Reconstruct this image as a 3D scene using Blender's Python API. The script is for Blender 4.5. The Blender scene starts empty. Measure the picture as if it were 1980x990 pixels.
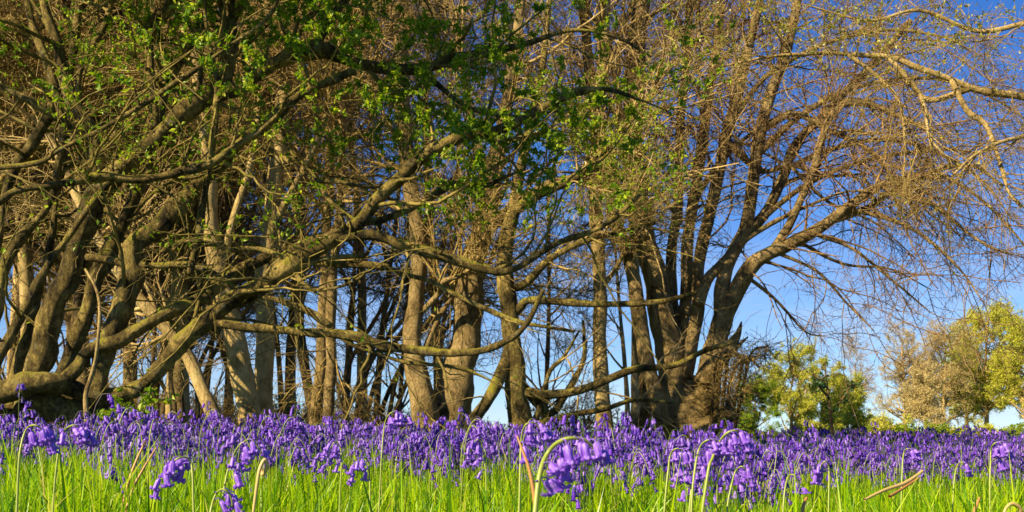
import bpy, math, random
import numpy as np
from mathutils import Vector, Matrix, noise as mnoise

random.seed(4)
RNG = np.random.default_rng(11)
SC = bpy.context.scene
COL = SC.collection
F, CX, HY, EYE = 2000.0, 990.0, 835.0, 0.37      # focal length in photo pixels, centre column, horizon row, eye height
PI = math.pi

def terrain(x, y):
    x = np.asarray(x, float); y = np.asarray(y, float)
    s = np.clip((y - 1.2) / 2.6, 0, 1); s = s * s * (3 - 2 * s)
    e = np.clip((16 - y) / 8, 0, 1)
    h = -np.where(x > 0, .085, .065) * np.tanh(x / 1.5) * s * e
    h = h + 0.012 * np.sin(x * 2.1 + 0.7) * np.sin(y * 1.7) * s
    return h

def P(px, py, d):
    return np.array([(px - CX) / F * d, d, EYE + (HY - py) / F * d])

# ------------------------------------------------------------------ mesh helpers
def make_mesh(name, verts, faces, mat, smooth=True):
    """verts (n,3); faces: list of int arrays (m,k), k = 3 or 4"""
    me = bpy.data.meshes.new(name)
    verts = np.ascontiguousarray(verts, dtype=np.float32)
    if not isinstance(faces, (list, tuple)): faces = [faces]
    loops = np.concatenate([f.ravel() for f in faces]).astype(np.int32)
    tot = np.concatenate([np.full(len(f), f.shape[1]) for f in faces])
    start = np.concatenate([[0], np.cumsum(tot)[:-1]]).astype(np.int32)
    me.vertices.add(len(verts)); me.vertices.foreach_set('co', verts.ravel())
    me.loops.add(len(loops)); me.loops.foreach_set('vertex_index', loops)
    me.polygons.add(len(start)); me.polygons.foreach_set('loop_start', start)
    me.polygons.foreach_set('use_smooth', np.full(len(start), smooth))
    me.update(calc_edges=True)
    mats = mat if isinstance(mat, (list, tuple)) else [mat]
    for m in mats: me.materials.append(m)
    return me

def link(name, data, parent=None, loc=None):
    o = bpy.data.objects.new(name, data); COL.objects.link(o)
    if parent is not None: o.parent = parent
    if loc is not None: o.location = loc
    return o

def tag(o, label=None, cat=None, group=None, kind=None):
    if label: o['label'] = label
    if cat: o['category'] = cat
    if group: o['group'] = group
    if kind: o['kind'] = kind
    return o

def norm(v):
    return v / np.maximum(np.linalg.norm(v, axis=-1, keepdims=True), 1e-9)

def tubes(Pp, R, S):
    """Pp (N,K,3), R (N,K) -> verts, quads"""
    N, K, _ = Pp.shape
    T = norm(np.gradient(Pp, axis=1))
    m = np.abs(norm(Pp[:, -1] - Pp[:, 0]))
    ax = np.eye(3)[np.argmin(m, axis=1)]
    U = norm(np.cross(T, ax[:, None, :])); V = np.cross(T, U)
    a = np.arange(S) * 2 * PI / S
    ring = np.cos(a)[None, None, :, None] * U[:, :, None, :] + np.sin(a)[None, None, :, None] * V[:, :, None, :]
    verts = (Pp[:, :, None, :] + ring * R[:, :, None, None]).reshape(-1, 3)
    n = np.arange(N)[:, None, None] * K * S; k = np.arange(K - 1)[None, :, None] * S; s = np.arange(S)[None, None, :]
    s2 = (s + 1) % S
    q = np.stack([n + k + s, n + k + s2, n + k + S + s2, n + k + S + s], -1).reshape(-1, 4)
    return verts, q

def catmull(pts, per):
    pts = np.asarray(pts, float)
    q = np.vstack([2 * pts[0] - pts[1], pts, 2 * pts[-1] - pts[-2]])
    out = []
    for i in range(1, len(q) - 2):
        t = np.linspace(0, 1, per, endpoint=False)[:, None]
        a, b, c, d = q[i - 1], q[i], q[i + 1], q[i + 2]
        out.append(.5 * (2 * b + (c - a) * t + (2 * a - 5 * b + 4 * c - d) * t ** 2 + (3 * b - a - 3 * c + d) * t ** 3))
    out.append(q[-2][None]); return np.vstack(out)

def resample(pl, K):
    seg = np.concatenate([[0], np.cumsum(np.linalg.norm(np.diff(pl[:, :3], axis=0), axis=1))])
    t = np.linspace(0, seg[-1], K)
    return np.stack([np.interp(t, seg, pl[:, j]) for j in range(pl.shape[1])], 1)

def limb_mesh(name, pl, mat, S=12, rough=.10, knobs=.5):
    """pl (K,4): a knobbly tube with a closed tip"""
    K = len(pl)
    v, q = tubes(pl[None, :, :3], pl[None, :, 3], S)
    v = v.reshape(K, S, 3); c = pl[:, None, :3]; off = v - c
    seed = random.random() * 90
    for i in range(K):
        r = pl[i, 3]
        for s in range(S):
            p = v[i, s]
            k = 1 + rough * mnoise.noise(Vector((p[0] * 3.2 + seed, p[1] * 3.2, p[2] * 2.2))) * 1.6
            k += rough * .9 * mnoise.noise(Vector((p[0] * 9 + seed, p[1] * 9, p[2] * 5)))
            k += rough * knobs * mnoise.noise(Vector((p[0] * 17 + seed, p[1] * 17, p[2] * 17)))
            off[i, s] *= k
    v = (c + off).reshape(-1, 3)
    v = np.vstack([v, pl[-1:, :3], pl[:1, :3]]); n = K * S
    s = np.arange(S); cap = np.stack([(K - 1) * S + s, (K - 1) * S + (s + 1) % S, np.full(S, n)], 1)
    cap2 = np.stack([(s + 1) % S, s, np.full(S, n + 1)], 1)
    return make_mesh(name, v, [q, cap, cap2], mat)

def spawn(Pp, R, n, tr, lr, ang, K, rratio, rmax, rtip, grav=0., curl=.25, fall=.5, flat=.0, bias=(0, 0, 0), pw=None, weights=None):
    """n children on the parents' polylines. Returns (n,K,3), (n,K)"""
    N, KP, _ = Pp.shape
    L = np.linalg.norm(np.diff(Pp, axis=1), axis=2).sum(1)
    w = L if weights is None else L * weights
    idx = RNG.choice(N, n, p=w / w.sum())
    t = RNG.uniform(tr[0], tr[1], n)
    if pw: t = tr[0] + (tr[1] - tr[0]) * ((t - tr[0]) / (tr[1] - tr[0])) ** pw
    f = t * (KP - 1); i0 = np.minimum(f.astype(int), KP - 2); fr = (f - i0)[:, None]
    A, B = Pp[idx, i0], Pp[idx, i0 + 1]
    pos = A + (B - A) * fr; T = norm(B - A)
    pr = R[idx, i0] * (1 - fr[:, 0]) + R[idx, i0 + 1] * fr[:, 0]
    rv = RNG.normal(size=(n, 3)); rv[:, 2] *= (1 - flat)
    perp = norm(rv - T * (rv * T).sum(1, keepdims=True))
    a = RNG.uniform(ang[0], ang[1], n)[:, None]
    d = norm(T * np.cos(a) + perp * np.sin(a) + np.asarray(bias))
    ln = RNG.uniform(lr[0], lr[1], n) * (1 - fall * (t - tr[0]) / (tr[1] - tr[0]))
    if len(lr) > 2: ln *= L[idx]
    wob = np.cumsum(RNG.normal(size=(n, K, 3)) * curl, axis=1)
    g = np.linspace(0, 1, K)[None, :, None] * np.array([0, 0, -1.]) * (grav if np.isscalar(grav) else grav)
    D = norm(d[:, None, :] + wob + g)
    st = (ln / (K - 1))[:, None, None]
    C = np.concatenate([np.zeros((n, 1, 3)), np.cumsum(D[:, :-1] * st, axis=1)], 1) + pos[:, None, :]
    r0 = np.clip(pr * rratio, rtip * 1.15, rmax)
    Rc = r0[:, None] + (rtip - r0)[:, None] * np.linspace(0, 1, K)[None, :] ** .8
    return C, Rc

def project(p):
    return CX + F * p[..., 0] / np.maximum(p[..., 1], .1), HY - F * (p[..., 2] - EYE) / np.maximum(p[..., 1], .1)

def flakes(pos, size, up=.4, aspect=.55, axis=None):
    """small folded leaves at pos (n,3) -> verts, tris"""
    n = len(pos)
    a = RNG.normal(size=(n, 3)); a[:, 2] -= .25
    if axis is not None: a = a * .6 + axis
    a = norm(a)
    nr = RNG.normal(size=(n, 3)); nr[:, 2] += up
    b = norm(np.cross(nr, a)); c = np.cross(a, b)
    s = (size * RNG.uniform(.55, 1.25, n))[:, None]
    v = np.stack([pos, pos + a * s * .45 + b * s * aspect * .55 + c * s * .14, pos + a * s, pos + a * s * .45 - b * s * aspect * .55 + c * s * .14], 1)
    i = np.arange(n)[:, None] * 4
    f = np.concatenate([i + np.array([0, 1, 2]), i + np.array([0, 2, 3])])
    return v.reshape(-1, 3), f

# ------------------------------------------------------------------ materials
def new_mat(name):
    m = bpy.data.materials.new(name); m.use_nodes = True
    nt = m.node_tree; nt.nodes.clear()
    return m, nt, lambda t, **k: mk(nt, t, **k)

def mk(nt, t, **k):
    n = nt.nodes.new(t)
    for a, b in k.items(): setattr(n, a, b)
    return n

def ramp(nt, fac, stops):
    r = mk(nt, 'ShaderNodeValToRGB')
    while len(r.color_ramp.elements) < len(stops): r.color_ramp.elements.new(.5)
    for e, (p, c) in zip(r.color_ramp.elements, stops): e.position = p; e.color = (*c, 1)
    nt.links.new(fac, r.inputs[0]); return r.outputs[0]

def mixc(nt, fac, a, b):
    m = mk(nt, 'ShaderNodeMix', data_type='RGBA')
    if isinstance(fac, float): m.inputs[0].default_value = fac
    else: nt.links.new(fac, m.inputs[0])
    for s, v in ((m.inputs[6], a), (m.inputs[7], b)):
        if isinstance(v, tuple): s.default_value = (*v, 1)
        else: nt.links.new(v, s)
    return m.outputs[2]

def math_n(nt, op, a, b=None, clamp=False):
    m = mk(nt, 'ShaderNodeMath', operation=op, use_clamp=clamp)
    for s, v in ((m.inputs[0], a), (m.inputs[1], b)):
        if v is None: continue
        if isinstance(v, (int, float)): s.default_value = v
        else: nt.links.new(v, s)
    return m.outputs[0]

def noise_n(nt, vec, scale, detail=4., rough=.6):
    n = mk(nt, 'ShaderNodeTexNoise'); n.inputs['Scale'].default_value = scale
    n.inputs['Detail'].default_value = detail; n.inputs['Roughness'].default_value = rough
    nt.links.new(vec, n.inputs['Vector']); return n.outputs['Fac']

def bark(name, dark, mid, light, moss=.0, mosscol=(.16, .17, .02), bump=1., stretch=.55, lichen=0.):
    m, nt, N = new_mat(name)
    tc = N('ShaderNodeTexCoord'); mp = N('ShaderNodeMapping'); mp.inputs['Scale'].default_value = (1, 1, stretch)
    nt.links.new(tc.outputs['Object'], mp.inputs['Vector'])
    big = noise_n(nt, tc.outputs['Object'], 2.3, 3)
    fine = noise_n(nt, mp.outputs[0], 38, 6, .75)
    med = noise_n(nt, mp.outputs[0], 8, 5, .7)  # mid-scale bark patches, partly standing in for dappled shade in the colour
    s = math_n(nt, 'ADD', math_n(nt, 'MULTIPLY', big, .30), math_n(nt, 'ADD', math_n(nt, 'MULTIPLY', fine, .35), math_n(nt, 'MULTIPLY', med, .35)))
    col = ramp(nt, s, [(.41, dark), (.5, mid), (.58, light)])
    if lichen:
        l = noise_n(nt, tc.outputs['Object'], 9, 5, .75)
        lf = math_n(nt, 'MULTIPLY', math_n(nt, 'SUBTRACT', l, .56), 14., True)
        col = mixc(nt, math_n(nt, 'MULTIPLY', lf, lichen), col, (.30, .30, .20))
    if moss:
        geo = N('ShaderNodeNewGeometry'); sx = N('ShaderNodeSeparateXYZ'); nt.links.new(geo.outputs['Normal'], sx.inputs[0])
        mn = noise_n(nt, tc.outputs['Object'], 4.5, 5, .7)
        f = math_n(nt, 'ADD', math_n(nt, 'MULTIPLY', sx.outputs[2], .5), math_n(nt, 'MULTIPLY', math_n(nt, 'SUBTRACT', mn, .5), 3.2))
        f = math_n(nt, 'MULTIPLY', math_n(nt, 'ADD', f, moss - .75), 2.5, True)
        col = mixc(nt, f, col, mosscol)
    b = N('ShaderNodeBsdfPrincipled'); b.inputs['Roughness'].default_value = .85
    b.inputs['Specular IOR Level'].default_value = .2
    nt.links.new(col, b.inputs['Base Color'])
    bp = N('ShaderNodeBump'); bp.inputs['Strength'].default_value = bump; bp.inputs['Distance'].default_value = .05
    nt.links.new(fine, bp.inputs['Height']); nt.links.new(bp.outputs[0], b.inputs['Normal'])
    o = N('ShaderNodeOutputMaterial'); nt.links.new(b.outputs[0], o.inputs[0]); return m

def leafy(name, stops, trans=.45, gloss=.06, tint=1.0, rough=.45):
    """thin leaf or petal: diffuse + translucent, one hue per leaf"""
    m, nt, N = new_mat(name)
    g = N('ShaderNodeNewGeometry')
    col = ramp(nt, g.outputs['Random Per Island'], stops)
    d = N('ShaderNodeBsdfDiffuse'); t = N('ShaderNodeBsdfTranslucent'); gl = N('ShaderNodeBsdfGlossy')
    gl.inputs['Roughness'].default_value = rough
    nt.links.new(col, d.inputs[0]); nt.links.new(col, t.inputs[0])
    mx = N('ShaderNodeMixShader'); mx.inputs[0].default_value = trans
    nt.links.new(d.outputs[0], mx.inputs[1]); nt.links.new(t.outputs[0], mx.inputs[2])
    m2 = N('ShaderNodeMixShader'); m2.inputs[0].default_value = gloss
    nt.links.new(mx.outputs[0], m2.inputs[1]); nt.links.new(gl.outputs[0], m2.inputs[2])
    o = N('ShaderNodeOutputMaterial'); nt.links.new(m2.outputs[0], o.inputs[0]); return m

M = {}
M['hero_bark'] = bark('old_hornbeam_bark', (.016, .011, .003), (.135, .096, .025), (.42, .31, .09), moss=.5, lichen=.3, mosscol=(.27, .24, .025))  # dark and light stops also paint shade and lit spots on the limbs
M['tan_bark'] = bark('pale_beech_bark', (.13, .085, .028), (.36, .255, .095), (.50, .375, .165), moss=.25, lichen=.12, bump=.6)
M['grey_bark'] = bark('grey_bark', (.06, .038, .013), (.26, .18, .07), (.43, .31, .135), moss=.25, lichen=.2)
M['dark_bark'] = bark('dark_bark', (.035, .022, .01), (.12, .078, .03), (.23, .155, .065), moss=.05)
M['twig_brown'] = bark('brown_twig_bark', (.10, .065, .016), (.26, .178, .055), (.42, .30, .105), bump=.0)
M['twig_tan'] = bark('tan_twig_bark', (.14, .095, .03), (.33, .23, .085), (.50, .37, .16), bump=.0)
M['twig_dark'] = bark('dark_twig_bark', (.04, .025, .01), (.11, .07, .028), (.20, .13, .055), bump=.0)
M['twig_red'] = bark('red_brown_twig_bark', (.075, .042, .018), (.20, .122, .052), (.36, .235, .10), bump=.0)
M['twig_green'] = bark('mossy_twig_bark', (.05, .038, .01), (.15, .115, .025), (.28, .21, .055), bump=.0)
M['leaf'] = leafy('fresh_leaf', [(0, (.07, .17, .004)), (.5, (.19, .33, .006)), (1, (.50, .56, .018))], .5, .02)
M['leaf_yellow'] = leafy('young_leaf', [(0, (.17, .20, .015)), (.5, (.34, .34, .02)), (1, (.50, .46, .04))], .5)
M['bud'] = leafy('brown_bud', [(0, (.18, .09, .03)), (.5, (.33, .20, .06)), (.85, (.42, .30, .08)), (1, (.36, .40, .04))], .3, .02)
M['tan_leaf'] = leafy('tan_young_leaf', [(0, (.44, .34, .14)), (.5, (.62, .50, .23)), (1, (.74, .64, .30))], .5, .0)
M['far_leaf'] = leafy('pale_young_leaf', [(0, (.38, .43, .03)), (.5, (.56, .57, .06)), (1, (.74, .70, .15))], .5, .0)
M['holly'] = leafy('dark_leaf', [(0, (.02, .07, .008)), (1, (.07, .17, .02))], .3)
M['grass'] = leafy('grass_blade', [(0, (.04, .12, .003)), (.25, (.11, .30, .003)), (.6, (.34, .54, .004)), (.955, (.52, .64, .006)), (1, (.58, .46, .14))], .5, .02, rough=.35)
M['petal'] = leafy('bluebell_petal', [(0, (.035, .008, .22)), (.45, (.085, .018, .40)), (.85, (.22, .07, .66)), (1, (.46, .28, .88))], .4, .04, rough=.5)  # stops put lilac highlights and shaded indigo into the petal colour
def petal(name, stops, pale, scale=700.):
    m = leafy(name, stops, .42, .04, rough=.5); nt = m.node_tree
    rp = [n for n in nt.nodes if n.type == 'VALTORGB'][0]
    tc = mk(nt, 'ShaderNodeTexCoord'); mp = mk(nt, 'ShaderNodeMapping'); mp.inputs['Scale'].default_value = (1, 1, .12)
    nt.links.new(tc.outputs['Object'], mp.inputs['Vector'])
    f = math_n(nt, 'MULTIPLY', math_n(nt, 'SUBTRACT', noise_n(nt, mp.outputs[0], scale, 2), .5), 4., True)  # pale streaks paint both veins and rim highlights into the petals
    col = mixc(nt, f, rp.outputs[0], pale)
    for n in nt.nodes:
        if n.type in ('BSDF_DIFFUSE', 'BSDF_TRANSLUCENT'): nt.links.new(col, n.inputs[0])
    return m
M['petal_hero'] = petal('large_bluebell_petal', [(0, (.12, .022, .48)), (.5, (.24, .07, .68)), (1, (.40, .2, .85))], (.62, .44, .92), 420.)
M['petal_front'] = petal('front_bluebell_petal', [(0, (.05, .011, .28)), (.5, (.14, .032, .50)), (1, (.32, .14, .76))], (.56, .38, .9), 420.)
M['stem'] = leafy('bluebell_stem', [(0, (.20, .27, .03)), (.6, (.30, .36, .05)), (1, (.36, .34, .10))], .2, .06)
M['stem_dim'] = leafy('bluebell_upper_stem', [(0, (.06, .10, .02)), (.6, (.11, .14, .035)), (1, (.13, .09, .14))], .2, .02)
M['dry'] = leafy('dry_stalk', [(0, (.34, .13, .03)), (1, (.48, .25, .08))], .15, .05)
M['straw'] = leafy('straw_stalk', [(0, (.48, .32, .10)), (1, (.60, .44, .17))], .15, .05)

def ground_mat():
    m, nt, N = new_mat('meadow_ground')
    tc = N('ShaderNodeTexCoord')
    a = noise_n(nt, tc.outputs['Object'], .6, 6, .65); b = noise_n(nt, tc.outputs['Object'], 14, 5, .7)
    s = math_n(nt, 'ADD', math_n(nt, 'MULTIPLY', a, .5), math_n(nt, 'MULTIPLY', b, .5))
    col = ramp(nt, s, [(.35, (.03, .045, .008)), (.5, (.07, .12, .012)), (.65, (.12, .19, .02))])
    p = N('ShaderNodeBsdfPrincipled'); p.inputs['Roughness'].default_value = .95
    p.inputs['Specular IOR Level'].default_value = .1
    nt.links.new(col, p.inputs['Base Color'])
    bp = N('ShaderNodeBump'); bp.inputs['Strength'].default_value = .8; bp.inputs['Distance'].default_value = .05
    nt.links.new(b, bp.inputs['Height']); nt.links.new(bp.outputs[0], p.inputs['Normal'])
    o = N('ShaderNodeOutputMaterial'); nt.links.new(p.outputs[0], o.inputs[0]); return m
M['ground'] = ground_mat()

# ------------------------------------------------------------------ ground
def build_ground():
    rr = np.concatenate([[0], np.geomspace(.25, 4000, 90)]); A = 120
    th = np.arange(A) * 2 * PI / A
    X = rr[:, None] * np.cos(th); Y = rr[:, None] * np.sin(th); Z = terrain(X, Y)
    v = np.stack([X, Y, Z], -1).reshape(-1, 3)
    i = np.arange(len(rr) - 1)[:, None] * A; s = np.arange(A)[None]; s2 = (s + 1) % A
    q = np.stack([i + s, i + A + s, i + A + s2, i + s2], -1).reshape(-1, 4)
    o = link('ground', make_mesh('ground', v, q, M['ground'])); tag(o, kind='structure')
build_ground()

# ------------------------------------------------------------------ traced trees
def build_limbs(specs, ws=1.0):
    """specs: id, parent id, start depth, depth change, (w0, w1) in photo pixels, [(px, py), ...] -> {id: (K,4)}"""
    out, pix = {}, {}
    for (k, par, d0, dd, w, pts) in specs:
        pts = np.asarray(pts, float)
        if par is not None and d0 is None:
            pp, pd = pix[par]
            j = np.argmin(((pp - pts[0]) ** 2).sum(1)); d0 = pd[j]
        c = catmull(pts, 7)
        seg = np.concatenate([[0], np.cumsum(np.linalg.norm(np.diff(c, axis=0), axis=1))]); t = seg / seg[-1]
        n = max(8, int(seg[-1] / 10)); tt = np.linspace(0, 1, n)
        x = np.interp(tt, t, c[:, 0]); y = np.interp(tt, t, c[:, 1])
        d = d0 + dd * tt ** 1.2 + .10 * np.sin(tt * 7 + len(out)) * tt
        ww = np.interp(np.interp(tt, t, np.linspace(0, 1, len(c))), np.linspace(0, 1, len(w)), w) * ws
        for _ in range(int(seg[-1] / 130) if ws < 1 else 0):      # swellings at old knots
            ww = ww * (1 + random.uniform(.06, .18) * np.exp(-((tt - random.random()) * seg[-1] / random.uniform(10, 22)) ** 2))
        ph = random.random() * 9
        nk = max(3, int(seg[-1] / 55)); kx = np.interp(tt, np.linspace(0, 1, nk), RNG.normal(size=nk)); ky = np.interp(tt, np.linspace(0, 1, nk), RNG.normal(size=nk))
        kk = .17 * ww * np.minimum(1, tt * 5) * (1 if ws < 1 else .45); x = x + kx * kk; y = y + ky * kk
        wob = .04 * ww * np.sin(tt * seg[-1] / 41 + ph) * np.minimum(1, tt * 6)
        x = x + wob * .5; y = y + wob
        pix[k] = (np.stack([x, y], 1), d)
        out[k] = np.stack([(x - CX) / F * d, d, EYE + (HY - y) / F * d, ww / 2 / F * d], 1)
    return out

def traced_tree(name, label, cat, specs, lmat, tmat, levels, leaves=(), group=None, S=12, partname=None, rough=.1, keepf=None, wt=None, ws=1.0, stubs=0):
    limbs = build_limbs(specs, ws)
    first = specs[0][0]
    base = limbs[first][0, :3].copy(); base[2] = float(terrain(base[0], base[1]))
    root = link(name, None, loc=base); tag(root, label, cat, group)
    for (k, par, *_r) in specs:
        pl = limbs[k].copy(); pl[:, :3] -= base
        nm = (partname or {}).get(k) or ('trunk' if par is None else 'branch')
        link(nm, limb_mesh(nm, pl, lmat, S=S if pl[0, 3] > .035 else 8, rough=rough), root)
    K = 28
    PP = np.stack([resample(limbs[s[0]], K) for s in specs])
    Pp, R = PP[:, :, :3], PP[:, :, 3]
    wts = np.array([(wt or {}).get(s[0], 0.25 if s[1] is None else 1.0) for s in specs])
    V, Q, off = [], [], 0
    if stubs:       # broken branch stubs along the old limbs
        sp, sr = spawn(Pp[:, :20], R[:, :20], stubs, (.1, 1), (.06, .24), (.8, 1.4), 5, .38, .030, .008, grav=-.1, curl=.12)
        v, q = tubes(sp, sr, 7); e = np.arange(stubs) * 5 * 7 + 28
        caps = np.concatenate([np.stack([e, e + k, e + k + 1], 1) for k in range(1, 6)])
        link('broken_stubs', make_mesh('broken_stubs', v - base, [q, caps], lmat), root)['kind'] = 'stuff'
    allp = [(Pp, R)]
    for li, lv in enumerate(levels):
        Pc, Rc = spawn(Pp, R, weights=wts if li == 0 else None, **{a: b for a, b in lv.items() if a not in ('S', 'w')})
        keep = Pc[:, :, 2].min(1) > .12
        if keepf is not None:
            x_, y_ = project(Pc[:, 0]); keep &= RNG.random(len(Pc)) < keepf(x_, y_)
        Pc, Rc = Pc[keep], Rc[keep]
        v, q = tubes(Pc, Rc, lv.get('S', 3)); V.append(v); Q.append(q + off); off += len(v)
        allp.append((Pc, Rc)); Pp, R = Pc, Rc
    if V:
        o = link('twigs', make_mesh('twigs', np.vstack(V) - base, np.vstack(Q), tmat), root); o['kind'] = 'stuff'
    for (nm, mat, lvl, per, size, prob) in leaves:
        Pc, Rc = allp[lvl]
        n = int(len(Pc) * per)
        i = RNG.integers(0, len(Pc), n); t = RNG.uniform(.2, 1, n) * (Pc.shape[1] - 1)
        j = np.minimum(t.astype(int), Pc.shape[1] - 2); f = (t - j)[:, None]
        pos = Pc[i, j] * (1 - f) + Pc[i, j + 1] * f
        if prob is not None:
            x, y = project(pos); pos = pos[RNG.random(n) < prob(x, y, pos)]
        if len(pos) == 0: continue
        v, f = flakes(pos, size)
        o = link(nm, make_mesh(nm, v - base, f, mat, False), root); o['kind'] = 'stuff'
    return root

def g2(x, y, cx, cy, sx, sy): return np.exp(-((x - cx) / sx) ** 2 - ((y - cy) / sy) ** 2)

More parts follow.
